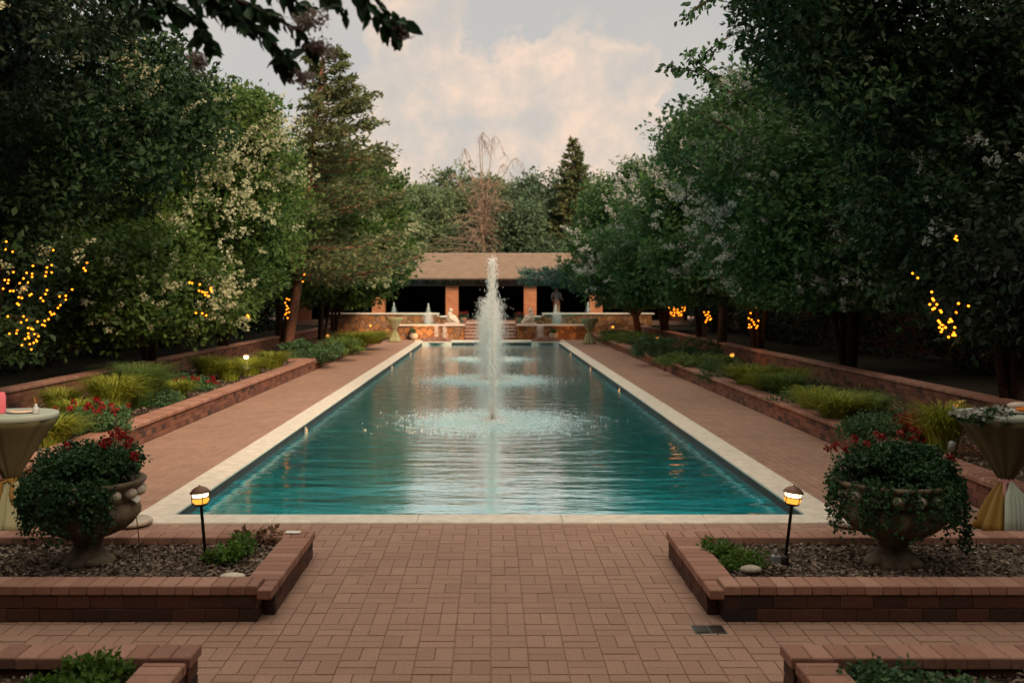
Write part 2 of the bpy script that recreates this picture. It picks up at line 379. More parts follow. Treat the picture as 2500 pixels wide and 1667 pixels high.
def panicles(name, blobs, n, size, seed, mat, parent=None, bias=(0,0,0), per=26, lump=.2, petal=.03, stuff=True, zmin=None):
    rng=np.random.default_rng(seed)
    c,d,r=clump_centres(rng,blobs,n*4,0,lump)
    w=np.dot(d,np.array(bias))+rng.random(n*4)*.9
    o=np.argsort(-w)[:n]; c,d=c[o],d[o]
    grp=rng.integers(0,max(1,n//2),n); c=c[grp]+(c-c[grp])*.0+rng.normal(size=(n,3))*np.array([.16,.16,.13])*(size/.25); d=d[grp]   # blooms grow in groups at the shoot tips
    ax=unit(d+rng.normal(size=(n,3))*.35+np.array([0,0,.35])); L_=size*rng.uniform(.6,1.4,n)
    c=c+d*(.16*rng.random(n))[:,None]-np.array([0,0,1])*(np.maximum(d[:,2],0)*.25)[:,None]; k=np.repeat(np.arange(n),per); m_=len(k); t=rng.random(m_)
    off=unit(rng.normal(size=(m_,3)))*(L_[k]*.30*(1-t*.75))[:,None]
    C=c[k]+ax[k]*(t*L_[k])[:,None]+off
    if zmin is not None:
        keep=C[:,2]>zmin; C=C[keep]; k=k[keep]; m_=len(k)
    V,Q=leaf_quads(C,rng.normal(size=(m_,3)),rng.normal(size=(m_,3)),petal*rng.uniform(.7,1.4,m_),.42)
    o=np_object(name,V,Q,mat,parent,np.repeat(rng.random(n)[k]*.6+rng.random(m_)*.4,4))
    if stuff: o['kind']='stuff'
    return o
def grass_clump(name, c, r, h, n, seed, mat, parent=None, w=.012, droop=1.0):
    rng=np.random.default_rng(seed); ang=rng.uniform(0,2*PI,n); base=np.stack([np.cos(ang),np.sin(ang),0*ang],1)*(rng.random(n)**.5*r*.35)[:,None]+np.array(c)
    out=np.stack([np.cos(ang+rng.normal(0,.5,n)),np.sin(ang+rng.normal(0,.5,n)),0*ang],1); side=np.stack([-out[:,1],out[:,0],0*ang],1)
    H=h*rng.uniform(.6,1.15,n); R=r*rng.uniform(.35,1.1,n); W=w*rng.uniform(.6,1.3,n)
    rows=[]
    for t in (0,.3,.6,.85,1.0):
        p=base+out*(R*t**1.5)[:,None]; z=H*(1.9*t-1.15*droop*t*t) ; p=p.copy(); p[:,2]+=z
        ww=(W*(1-t*.85))[:,None]; rows.append((p-side*ww,p+side*ww))
    V=np.concatenate([np.stack(x,1) for x in rows],1).reshape(-1,3)   # n,10,3
    q=[]; b=np.arange(n)*10
    for s in range(4): q.append(np.stack([b+2*s,b+2*s+1,b+2*s+3,b+2*s+2],1))
    return np_object(name,V,np.concatenate(q),mat,parent,np.repeat(rng.random(n),10))
def flower_dots(name, pts, size, seed, mat, parent=None, per=14, petal=.02):
    if name=='blooms':
        for i,p in enumerate(pts): flower_dots('bloom',[p],size,seed+i,mat,parent,per,petal)
        return
    rng=np.random.default_rng(seed); pts=np.array(pts); k=np.repeat(np.arange(len(pts)),per)
    C=pts[k]+unit(rng.normal(size=(len(k),3)))*(size*rng.random(len(k))**.5)[:,None]
    V,Q=leaf_quads(C,rng.normal(size=C.shape),rng.normal(size=C.shape)+np.array([0,0,.6]),petal*rng.uniform(.7,1.4,len(k)),.45)
    return np_object(name,V,Q,mat,parent,np.repeat(rng.random(len(k)),4))

# ------------------------------------------------------------------ camera
cam=bpy.data.cameras.new('Camera'); co=bpy.data.objects.new('Camera',cam); COL.objects.link(co)
cam.sensor_width=36; cam.lens=36*F/2500; cam.clip_end=3000; cam.clip_start=.05
co.location=(0,0,EYE); co.rotation_euler=(PI/2,0,0)
cam.shift_x=(1250-CX)/2500; cam.shift_y=-(833.5-HY)/2500
cam.dof.use_dof=True; cam.dof.focus_distance=8.0; cam.dof.aperture_fstop=2.6; cam.dof.aperture_blades=0
scene.camera=co

# ------------------------------------------------------------------ world
SUN_EL=math.radians(30); SUN_DIR=Vector((.50,-.86,0)).normalized()   # towards the sun: behind the camera, to the right
w=bpy.data.worlds.new('World'); scene.world=w; w.use_nodes=True; nt=w.node_tree; nt.nodes.clear()
out=N(nt,'ShaderNodeOutputWorld'); bg=N(nt,'ShaderNodeBackground'); L(nt,bg.outputs[0],out.inputs[0])
sky=N(nt,'ShaderNodeTexSky'); sky.sky_type='NISHITA'; sky.sun_disc=False; sky.sun_elevation=SUN_EL
sky.sun_rotation=math.atan2(SUN_DIR.x,SUN_DIR.y); sky.dust_density=2.5; sky.ozone_density=1.0; sky.air_density=1.0
tc=N(nt,'ShaderNodeTexCoord'); vec=tc.outputs['Generated']
nz=N(nt,'ShaderNodeTexNoise'); nz.inputs['Scale'].default_value=5.5; nz.inputs['Detail'].default_value=7; nz.inputs['Roughness'].default_value=.55; L(nt,vec,nz.inputs['Vector'])
nb=N(nt,'ShaderNodeTexNoise'); nb.inputs['Scale'].default_value=20; nb.inputs['Detail'].default_value=6; nb.inputs['Roughness'].default_value=.6; L(nt,vec,nb.inputs['Vector'])
def skydir(px,py):
    v=Vector(((px-CX)/F,1,(HY-py)/F)); v.normalize(); return v
cl=[(1000,70,.052),(1060,150,.045),(1130,240,.06),(1000,300,.07),(1290,190,.055),(1390,200,.060),(1480,210,.062),(1560,240,.04),(1350,300,.09),(1150,330,.09),(900,420,.09),(1500,360,.08),(1250,430,.10),(1050,450,.09)]
cov=None
for px,py,r in cl:
    d=N(nt,'ShaderNodeVectorMath',operation='DISTANCE'); L(nt,vec,d.inputs[0]); d.inputs[1].default_value=skydir(px,py)
    wob=math_(nt,'ADD',d.outputs['Value'],math_(nt,'MULTIPLY',math_(nt,'SUBTRACT',nb.outputs[0],.5),.13))
    f=math_(nt,'SUBTRACT',1.0,math_(nt,'DIVIDE',wob,r)); f=math_(nt,'MULTIPLY',f,4.5,clamp=True)
    cov=f if cov is None else math_(nt,'MAXIMUM',cov,f)
gen=math_(nt,'MULTIPLY',math_(nt,'SUBTRACT',nz.outputs[0],.46),3.2,clamp=True)
cov=math_(nt,'MAXIMUM',math_(nt,'MULTIPLY',cov,math_(nt,'MULTIPLY',math_(nt,'SUBTRACT',nb.outputs[0],.18),2.1,clamp=True)),math_(nt,'MULTIPLY',gen,.42),clamp=True)
ccol=ramp(nt,nb.outputs[0],[(.35,(5.4,4.65,4.0)),(.62,(7.1,5.5,4.35))])
# thin veil of high haze that greys the blue
veil=mixc(nt,.84,sky.outputs[0],(4.72,4.40,3.95))
fin=mixc(nt,cov,veil,ccol)
sepw=N(nt,'ShaderNodeSeparateXYZ'); L(nt,vec,sepw.inputs[0])
up=math_(nt,'MULTIPLY',math_(nt,'SUBTRACT',sepw.outputs[2],.31),3.5,clamp=True)   # unseen upper sky brightened and warmed to lift the ambient light
fin=mixc(nt,1.0,fin,ramp(nt,up,[(0,(1,1,1)),(1,(1.0,.95,.85))]),'MULTIPLY')
zz_=sepw.outputs[2]   # bright band added to the sky above view, for the water to reflect
band=math_(nt,'MULTIPLY',math_(nt,'MULTIPLY',math_(nt,'SUBTRACT',zz_,.305),10.0,clamp=True),math_(nt,'MULTIPLY',math_(nt,'SUBTRACT',.52,zz_),7.0,clamp=True))
band=math_(nt,'MULTIPLY',band,math_(nt,'MULTIPLY',sepw.outputs[1],1.5,clamp=True)); up=math_(nt,'ADD',up,math_(nt,'MULTIPLY',band,1.5))
hi=N(nt,'ShaderNodeVectorMath',operation='SCALE'); L(nt,fin,hi.inputs[0]); L(nt,math_(nt,'ADD',1.0,math_(nt,'MULTIPLY',up,1.4)),hi.inputs[3])
L(nt,hi.outputs[0],bg.inputs[0]); bg.inputs[1].default_value=.085
sl=bpy.data.lights.new('sun','SUN'); sl.energy=2.6; sl.angle=math.radians(12); sl.color=(1,.74,.52)
so=bpy.data.objects.new('sun',sl); COL.objects.link(so)
tosun=Vector((SUN_DIR.x*math.cos(SUN_EL),SUN_DIR.y*math.cos(SUN_EL),math.sin(SUN_EL)))
so.rotation_euler=tosun.to_track_quat('Z','Y').to_euler(); so.location=tosun*60
vs=scene.view_settings; vs.view_transform='Standard'; vs.look='None'; vs.exposure=0.62; vs.gamma=1
def lamp_light(name,loc,e,c=(1,.5,.16),r=.03,parent=None):
    l=bpy.data.lights.new(name,'POINT'); l.energy=e; l.color=c; l.shadow_soft_size=r
    o=bpy.data.objects.new(name,l); COL.objects.link(o); o.location=loc
    if parent is not None: o.parent=parent
    return o

# ------------------------------------------------------------------ ground, deck, pool
PX0,PX1,PY0,PY1=-2.868,2.85,9.0,41.9
g=MB()
for (x0,x1,y0,y1) in ((-400,PX0-.2,-400,600),(PX1+.2,400,-400,600),(PX0-.2,PX1+.2,-400,PY0-.2),(PX0-.2,PX1+.2,PY1+.9,600)):
    g.add([(x0,y0,-.03),(x1,y0,-.03),(x1,y1,-.03),(x0,y1,-.03)],[(0,1,2,3)])
tag(g.build('ground',M['grounddark']),kind='structure')
# brick paving: every paver is real, basket weave with soldier bands
bv=[];bt=[]
def paver(x0,x1,y0,y1,z=0.0):
    j=.0016; b=.0035
    dz=random.uniform(-.0015,.0015)
    x0+=j*.6;x1-=j*.6;y0+=j;y1-=j; zt=z+dz; zb=z-.012
    bv.append([(x0,y0,zb),(x1,y0,zb),(x1,y1,zb),(x0,y1,zb),(x0+b,y0+b,zt),(x1-b,y0+b,zt),(x1-b,y1-b,zt),(x0+b,y1-b,zt)]); bt.append(random.random())
def weave(x0,x1,y0,y1,nrow,par=0):
    mh=(y1-y0)/nrow; nc=max(1,round((x1-x0)/.205)); mw=(x1-x0)/nc
    for i in range(nrow):
        for k in range(nc):
            X=x0+k*mw; Y=y0+i*mh
            if (i+k+par)%2==0: paver(X,X+mw,Y,Y+mh/2); paver(X,X+mw,Y+mh/2,Y+mh)
            else: paver(X,X+mw/2,Y,Y+mh); paver(X+mw/2,X+mw,Y,Y+mh)
def soldier(x0,x1,y0,y1,wd=.103):
    n=max(1,round((x1-x0)/wd)); s=(x1-x0)/n
    for k in range(n): paver(x0+k*s,x0+(k+1)*s,y0,y1)
BX0,BX1=-6.6,6.6
weave(BX0,BX1,2.05,6.05,20); soldier(BX0,BX1,6.05,6.26); weave(BX0,BX1,6.26,7.32,5,1); soldier(BX0,BX1,7.32,7.53); weave(BX0,BX1,7.53,8.69,6)
SL,SR=-4.68,4.58
for a,b in ((SL,PX0-.33),(PX1+.33,SR)):
    weave(a,b,8.69,42.2,163)
weave(SL,SR,42.2,44.5,11)
bv=np.array(bv,dtype=np.float32); nb_=len(bv)
q=[]
base=np.arange(nb_)*8
for f in ((4,5,6,7),(0,1,5,4),(1,2,6,5),(2,3,7,6),(3,0,4,7)): q.append(np.stack([base+i for i in f],1))
tag(np_object('deck_paving',bv.reshape(-1,3),np.concatenate(q),M['paver'],None,np.repeat(bt,8)),kind='structure')
jb=MB()
for (x0,x1,y0,y1) in ((BX0,BX1,1.0,8.7),(SL,PX0-.1,8.7,44.5),(PX1+.1,SR,8.7,44.5),(PX0-.1,PX1+.1,42.5,44.5)):
    jb.add([(x0,y0,-.007),(x1,y0,-.007),(x1,y1,-.007),(x0,y1,-.007)],[(0,1,2,3)])
tag(jb.build('paving_bed',M['joint']),kind='structure')
# pool basin
pb=MB(); zf=-.75
pb.add([(PX0,PY0,zf),(PX1,PY0,zf),(PX1,PY1,zf),(PX0,PY1,zf)],[(0,1,2,3)],.5)
tag(pb.build('pool_floor',M['poolfloor']),kind='structure')
pw=MB(); e=.02
for (x0,y0,x1,y1) in ((PX0-e,PY0,PX0-e,PY1),(PX1+e,PY0,PX1+e,PY1),(PX0,PY0-e,PX1,PY0-e),(PX0,PY1+e,PX1,PY1+e)):
    dx=.12 if x0==x1 and x0>0 else (-.12 if x0==x1 else 0); dy=(-.12 if y0<20 else .12) if y0==y1 else 0
    pw.box(min(x0,x1,x0+dx),max(x0,x1,x0+dx),min(y0,y1,y0+dy),max(y0,y1,y0+dy),zf,-.0145)
tag(pw.build('pool_wall',M['poolwall']),kind='structure')
cp=MB()
def coping_run(x0,x1,y0,y1,along,z1=.018,seglen=1.2):
    n=max(1,round(((x1-x0) if along=='x' else (y1-y0))/seglen))
    for i in range(n):
        if along=='x': s=(x1-x0)/n; cp.box(x0+i*s+.0015,x0+(i+1)*s-.0015,y0,y1,-.014,z1,.008)
        else: s=(y1-y0)/n; cp.box(x0,x1,y0+i*s+.0015,y0+(i+1)*s-.0015,-.014,z1,.008)
coping_run(PX0-.33,PX1+.33,8.69,9.0,'x'); coping_run(PX0-.33,PX0,9.0,PY1,'y'); coping_run(PX1,PX1+.33,9.0,PY1,'y')
HBX=(-2.27,2.33)   # centres of the two half-round basins at the far end
for a,b in ((PX0-.33,HBX[0]-.60),(HBX[0]+.60,HBX[1]-.60),(HBX[1]+.60,PX1+.33)):
    coping_run(a,b,PY1,PY1+.42,'x',.075,.9)
tag(cp.build('pool_coping',M['coping']),kind='structure')
wt=MB(); wt.add([(PX0-.02,PY0-.02,-.1),(PX1+.02,PY0-.02,-.1),(PX1+.02,PY1+.02,-.1),(PX0-.02,PY1+.02,-.1)],[(0,1,2,3)])
tag(wt.build('pool_water',M['water']),kind='structure')
for i,bx in enumerate(HBX):
    rt=empty('half_round_basin',(bx,PY1+.05,0),0,('left' if i==0 else 'right')+' half-round brick basin at the far end of the pool, below the stone wall','basin','half-round basins at the far end')
    b=MB()
    n=17
    for k in range(n):
        a0=PI*k/n+.01; a1=PI*(k+1)/n-.01; vs=[]
        for r,z in ((.36,-.1),(.60,-.1),(.60,.0),(.36,.0)):
            pass
        rise=.07+.15*math.sin(PI*(k+.5)/n)
        for a in (a0,a1):
            for r,z in ((.38,-.2),(.62,-.2),(.62,rise),(.38,rise)): vs.append((r*math.cos(a),r*.55*math.sin(a),z))
        b.add(vs,[(0,1,2,3),(7,6,5,4),(0,4,5,1),(1,5,6,2),(2,6,7,3),(3,7,4,0)])
    b.build('brick_rim',M['cap'],rt)
    c=MB(); c.lathe([(.0,-.02),(.37,-.02)],24,(0,0,0)); 
    o=c.build('basin_water',M['water'],rt); o.scale=(1,.55,1)
    c=MB(); c.box(-.62,.62,-.06,-.02,-.2,.03,.01); c.build('front_lip',M['coping'],rt)

# underwater wall lamps
for px,py,side,desc in ((744,1069,-1,'nearest lit pool lamp low on the left pool wall'),(955,905,-1,'middle lit pool lamp on the left pool wall'),(1001,870,-1,'farthest lit pool lamp on the left pool wall'),
                   (1515,963,1,'nearest lit pool lamp low on the right pool wall'),(1444,907,1,'middle lit pool lamp on the right pool wall'),(1395,872,1,'farthest lit pool lamp on the right pool wall')):
    X=PX0 if side<0 else PX1; d=X*F/(px-CX)
    rt=empty('pool_lamp',(X,d,-.085),0,desc,'pool lamp','lamps set in the pool walls')
    b=MB(); Mx=Matrix.Rotation(-side*PI/2,4,'Y')
    b2=MB(); b2.lathe([(.055,0),(.055,.02),(.042,.03)],16,(0,0,0)); o=b2.build('lamp_ring',M['greymetal'],rt); o.rotation_euler=(0,-side*PI/2,0)
    b2=MB(); b2.lathe([(.032,.022),(.026,.036),(.0,.04)],16,(0,0,0)); o=b2.build('lamp_lens',M['poollight'],rt); o.rotation_euler=(0,-side*PI/2,0)
    l=bpy.data.lights.new('pool_spot','SPOT'); l.energy=160; l.color=(1,.42,.12); l.spot_size=math.radians(26); l.spot_blend=.9; l.shadow_soft_size=.02
    lo=bpy.data.objects.new('pool_spot',l); COL.objects.link(lo); lo.parent=rt; lo.location=(-side*.06,0,.035)
    dirv=Vector((-side,0,-.07)); lo.rotation_euler=dirv.to_track_quat('-Z','Y').to_euler()

# ------------------------------------------------------------------ brick wall pieces
def brick_course(mb,x0,x1,y0,y1,z0,z1,along,L_=.2,off=0,j=.005,bev=.004,jit=.003):
    a0,a1=(x0,x1) if along=='x' else (y0,y1)
    p=a0-off
    while p<a1-1e-3:
        s=max(p,a0); e_=min(p+L_,a1)
        if e_-s>.02:
            r=random.uniform(-jit,jit)
            if along=='x': mb.box(s+j/2,e_-j/2,y0+r,y1+r,z0+j/2,z1-j/2,bev)
            else: mb.box(x0+r,x1+r,s+j/2,e_-j/2,z0+j/2,z1-j/2,bev)
        p+=L_
def wall_body(mbB,mbM,x0,x1,y0,y1,z0,z1,ncourse,along):
    h=(z1-z0)/ncourse
    for i in range(ncourse):
        brick_course(mbB,x0,x1,y0,y1,z0+i*h,z0+(i+1)*h,along,.203,off=.1 if i%2 else 0)
    mbM.box(x0+.008,x1-.008,y0+.008,y1-.008,z0,z1-.002)
def planter(name,label,xa,xb,yf,yb,sgn,depth_front,side_y0):
    """low brick planter: xa = |x| of its inner (path) end, xb = far end; sgn mirrors it"""
    rt=empty(name,(sgn*xa,yf,0),0,label,'planter','low brick planters in the foreground')
    B=MB();K=MB();Mo=MB()
    def rx(a,b): a,b=sgn*a,sgn*b; return (min(a,b),max(a,b))
    out=[]
    return rt,B,K,Mo,rx
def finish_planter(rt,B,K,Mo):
    for mb,nm,mt in ((B,'brick_wall',M['plantershade'] if 'planter' in rt.name else M['brick']),(K,'brick_cap',M['cap']),(Mo,'mortar',M['mortar'])):
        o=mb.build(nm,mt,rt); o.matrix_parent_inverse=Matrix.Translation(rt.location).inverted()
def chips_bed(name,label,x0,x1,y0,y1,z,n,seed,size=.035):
    rng=np.random.default_rng(seed)
    C=np.stack([rng.uniform(x0,x1,n),rng.uniform(y0,y1,n),z+rng.random(n)*.03],1)
    A=rng.normal(size=(n,3))*np.array([1,1,.25]); Nn=rng.normal(size=(n,3))*.45+np.array([0,0,1.])
    V,Q=leaf_quads(C,A,Nn,size*rng.uniform(.5,1.5,n),.25,.1)
    return tag(np_object(name,V,Q,M['chips'],None,np.repeat(rng.random(n)**1.4,4)),kind='stuff')
def soil_slab(name,x0,x1,y0,y1,z):
    b=MB(); b.box(x0,x1,y0,y1,-.02,z); tag(b.build(name,M['soil']),kind='structure')

for sgn,side in ((-1,'left'),(1,'right')):
    # larger planter with urn and lamp
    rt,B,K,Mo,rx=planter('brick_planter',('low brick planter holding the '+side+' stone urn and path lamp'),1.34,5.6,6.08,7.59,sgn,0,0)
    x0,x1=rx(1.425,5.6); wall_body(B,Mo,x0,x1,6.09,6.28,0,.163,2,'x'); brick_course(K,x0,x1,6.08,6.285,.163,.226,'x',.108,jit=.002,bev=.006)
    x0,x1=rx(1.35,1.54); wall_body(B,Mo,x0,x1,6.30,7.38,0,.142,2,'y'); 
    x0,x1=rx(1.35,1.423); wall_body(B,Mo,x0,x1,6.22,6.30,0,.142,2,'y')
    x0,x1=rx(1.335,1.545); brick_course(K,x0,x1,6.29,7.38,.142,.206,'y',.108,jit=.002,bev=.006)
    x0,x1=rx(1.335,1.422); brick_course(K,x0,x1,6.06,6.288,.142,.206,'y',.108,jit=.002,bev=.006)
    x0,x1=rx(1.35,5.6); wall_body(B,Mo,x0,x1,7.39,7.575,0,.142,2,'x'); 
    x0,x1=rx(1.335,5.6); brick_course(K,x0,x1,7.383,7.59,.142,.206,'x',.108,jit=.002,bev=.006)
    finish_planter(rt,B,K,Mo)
    x0,x1=rx(1.50,5.55); soil_slab('planter_soil',x0,x1,6.2,7.45,.135)
    x0,x1=rx(1.55,5.2); chips_bed('bark_mulch','',x0,x1,6.29,7.37,.132,13000,11+sgn)
    # nearest planter, cut by the bottom of the picture
    rt,B,K,Mo,rx=planter('brick_planter',('nearest brick planter at the bottom '+side+' corner of the picture'),1.47,4.6,4.88,5.07,sgn,0,0)
    x0,x1=rx(1.485,4.6); wall_body(B,Mo,x0,x1,4.89,5.055,0,.163,2,'x'); x0,x1=rx(1.47,4.6); brick_course(K,x0,x1,4.875,5.07,.163,.226,'x',.108,jit=.002,bev=.006)
    x0,x1=rx(1.50,1.69); wall_body(B,Mo,x0,x1,3.2,4.88,0,.142,2,'y'); x0,x1=rx(1.49,1.70); brick_course(K,x0,x1,3.2,4.872,.142,.206,'y',.108,jit=.002,bev=.006)
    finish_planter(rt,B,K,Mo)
    x0,x1=rx(1.62,4.5); soil_slab('planter_soil',x0,x1,3.2,4.93,.12)
    x0,x1=rx(1.70,4.2); chips_bed('bark_mulch','',x0,x1,3.4,4.87,.117,9000,31+sgn)

def clump_plant(name,label,cat,blobs,mat,n=60,nl=26,ls=.04,seed=1,group=None,cr=(.04,.09),extra=None):
    c=blobs[0]; rt=empty(name,(c[0],c[1],c[2]-c[5]),0,label,cat,group)
    rb=[(b[0]-rt.location.x,b[1]-rt.location.y,b[2]-rt.location.z,*b[3:]) for b in blobs]
    foliage('leaves',rb,n,nl,ls,seed,mat,rt,cr=cr,wid=.35)
    if extra: extra(rt)
    return rt
# low plants in the planter corners
x,y,z=ground_at(565,1352,.16); clump_plant('low_plant','small bright green plant in the inner corner of the left urn planter','plant',[(x+.02,y,.2,.10,.26,.07),(x-.04,y-.12,.19,.12,.12,.06)],M['lf_bright'],46,26,.035,5)
x,y,z=ground_at(630,1322,.16); rt=clump_plant('dry_plant','withered brown leaves leaning on the cap of the left urn planter','plant',[(x,y-.02,.21,.13,.08,.05)],M['dryleaf'],14,12,.05,6)
x,y,z=ground_at(1775,1365,.16); clump_plant('low_plant','small bright green plant in the inner corner of the right urn planter','plant',[(x-.03,y+.14,.19,.09,.22,.06),(x+.06,y-.12,.19,.17,.16,.06)],M['lf_bright'],56,24,.03,8)
clump_plant('low_plant','leafy green and yellowing plant in the bottom left planter','plant',[(-1.88,4.66,.20,.13,.16,.08),(-1.80,4.80,.20,.10,.08,.06),(-1.98,4.5,.18,.16,.16,.07)],M['lf_bright'],90,26,.035,9)
clump_plant('low_plant','feathery green plant in the bottom right planter','plant',[(1.86,4.72,.18,.17,.12,.06),(2.05,4.55,.17,.20,.16,.06)],M['lf_shrub'],90,26,.032,10)
# stones, paper, drain, soap dish-like disc
b=MB(); b.ball((0,0,0),(.085,.05,.022),12,6); x,y,_=ground_at(568,1410,.2); o=b.build('flat_stone',M['palestone']); o.location=(x,y-.0,.21); tag(o,'flat pale stone at the front edge of the left planter bed','stone')
b=MB(); b.ball((0,0,0),(.075,.05,.028),12,6); x,y,_=ground_at(1833,1393,.17); o=b.build('flat_stone',M['stone']); o.location=(x,y,.18); tag(o,'flat grey stone beside the green plant in the right planter bed','stone')
b=MB(); b.box(-.055,.055,-.035,.035,0,.004); x,y,_=ground_at(716,1300,.206); o=b.build('paper_scrap',M['white']); o.location=(x,y,.209); tag(o,'white paper scrap lying on the left planter cap','paper')
rt=empty('drain_grate',(1.305,5.95,0),0,'small green drain grate set in the brick paving','drain')
b=MB(); b.box(-.095,.095,-.07,.07,-.01,.004,.002); b.build('drain_plate',M['grate'],rt)
b=MB(); b.box(-.085,-.006,-.06,.06,.0045,.009,.002); b.box(.006,.085,-.06,.06,.0045,.009,.002); b.build('grating',M['metal'],rt)
for sgn in (-1,1):
    b=MB(); b.lathe([(.17,0),(.19,.02),(.17,.045),(.1,.05),(0,.05)],24); o=b.build('stone_disc',M['stone']); o.location=(sgn*3.12,8.62,.02)
    tag(o,'round pale stone slab on the pool coping behind the '+('left' if sgn<0 else 'right')+' urn','stone slab')

# ------------------------------------------------------------------ path lamps
def big_lamp(x,y,z,h,lean,label):
    rt=empty('path_lamp',(x,y,z),0,label,'path lamp','bronze path lamps in the foreground'); rt.rotation_euler=(0,lean,0)
    b=MB(); b.lathe([(.011,0),(.011,h-.11),(.016,h-.105),(.016,h-.1)],12); b.lathe([(.026,-.02),(.026,.055),(.02,.065),(.011,.07)],12); b.build('post',M['metal'],rt)
    b=MB(); b.lathe([(.02,h-.108),(.045,h-.098),(.05,h-.09),(.03,h-.088)],24); b.build('lamp_base',M['metal'],rt)
    b=MB(); b.lathe([(.042,h-.088),(.056,h-.072),(.058,h-.06),(.048,h-.048)],24); b.lathe([(.048,h-.048),(.05,h-.044)],24); b.build('lower_glass',M['amber'],rt)
    b=MB(); b.lathe([(.050,h-.044),(.055,h-.030),(.053,h-.016),(.04,h-.012)],24); b.build('upper_glass',M['hot'],rt)
    b=MB()
    for k in range(4):
        t=k*PI/2+.5; b.tube([(.059*math.cos(t),.059*math.sin(t),h-.092),(.061*math.cos(t),.061*math.sin(t),h-.05),(.058*math.cos(t),.058*math.sin(t),h-.010)],.003,6)
    b.lathe([(.057,h-.049),(.063,h-.047),(.057,h-.043)],24); b.build('cage',M['metal'],rt)
    b=MB(); b.lathe([(.070,h-.014),(.068,h-.006),(.050,h+.014),(.028,h+.026),(.008,h+.031),(.006,h+.038),(0,h+.04)],24); b.build('hood',M['hood'],rt)
    lamp_light('lamp_light',(0,0,h-.03),4.0,(1,.62,.25),.05,rt)
    return rt
big_lamp(-1.967,6.88,.15,.50,-.085,'bronze path lamp glowing in the left urn planter, tallest light on that side')
big_lamp(2.013,6.82,.15,.515,.12,'bronze path lamp glowing amber in the right urn planter')
b=MB(); b.box(-.03,.03,-.025,.025,0,.07,.008); b.lathe([(.012,.07),(.012,.1)],10); o=b.build('valve_box',M['greymetal']); o.location=(1.965,6.86,.14); tag(o,'small grey junction box at the foot of the right path lamp','box')
rt=empty('plant_marker',(-2.44,6.9,.14),0,'thin metal stake with a tilted white tag beside the left urn','plant marker')
b=MB(); b.tube([(.01,0,0),(.0,0,.2),(-.03,0,.44)],.0035,6); b.build('stake',M['hood'],rt)
b=MB(); Mx=Matrix.Translation((-.03,0,.455))@Matrix.Rotation(.5,4,'Y')@Matrix.Rotation(.6,4,'X'); b.box(-.04,.04,-.025,.025,-.002,.002,M=Mx); b.build('tag',M['white'],rt)

# ------------------------------------------------------------------ urns
def urn(x,y,side):
    rt=empty('stone_urn',(x,y,.14),0,'large carved stone urn in the '+side+' brick planter','urn','carved stone urns')
    pf=[(.19,0),(.19,.025),(.165,.05),(.125,.07),(.10,.11),(.095,.15),(.115,.18),(.12,.19)]
    b=MB(); b.lathe(pf,40,mod=lambda i,t,z:1+(.03*math.cos(10*t) if .03<z<.09 else 0)); 
    for k in range(4):
        t=k*PI/2+.5; b.ball((.17*math.cos(t),.17*math.sin(t),.035),(.05,.05,.035),10,6)
    b.build('foot',M['urn'],rt)
    pf=[(.10,.185),(.17,.20),(.25,.235),(.31,.285),(.345,.335),(.35,.37),(.335,.40),(.305,.425)]
    b=MB(); b.lathe(pf,120,mod=lambda i,t,z:(.94+.075*abs(math.cos(9*t))) if .19<z<.42 else 1); b.build('gadrooned_bowl',M['urn'],rt)
    pf=[(.30,.42),(.29,.44),(.30,.47),(.335,.51),(.365,.545),(.385,.56),(.39,.578),(.37,.588),(.33,.575),(.28,.55),(.0,.54)]
    b=MB(); b.lathe(pf,60); b.build('rim',M['urn'],rt)
    b=MB()
    for k in range(16):
        b=MB(); t=2*PI*k/16+.1; b.ball((.345*math.cos(t),.345*math.sin(t),.50),(.048,.048,.038),10,7)
        b.build('carved_knob',M['stone'],rt)
    b=MB()
    for k in ():
        b=MB(); t=k*PI+.35; c=(math.cos(t),math.sin(t)); 
        b.tube([(c[0]*.33,c[1]*.33,.40),(c[0]*.42,c[1]*.42,.38),(c[0]*.45,c[1]*.45,.45),(c[0]*.41,c[1]*.41,.52)],[.022,.024,.022,.02],8)
        b.build('handle',M['urn'],rt)
    return rt
urn(-2.80,6.92,'left'); urn(2.78,6.88,'right')
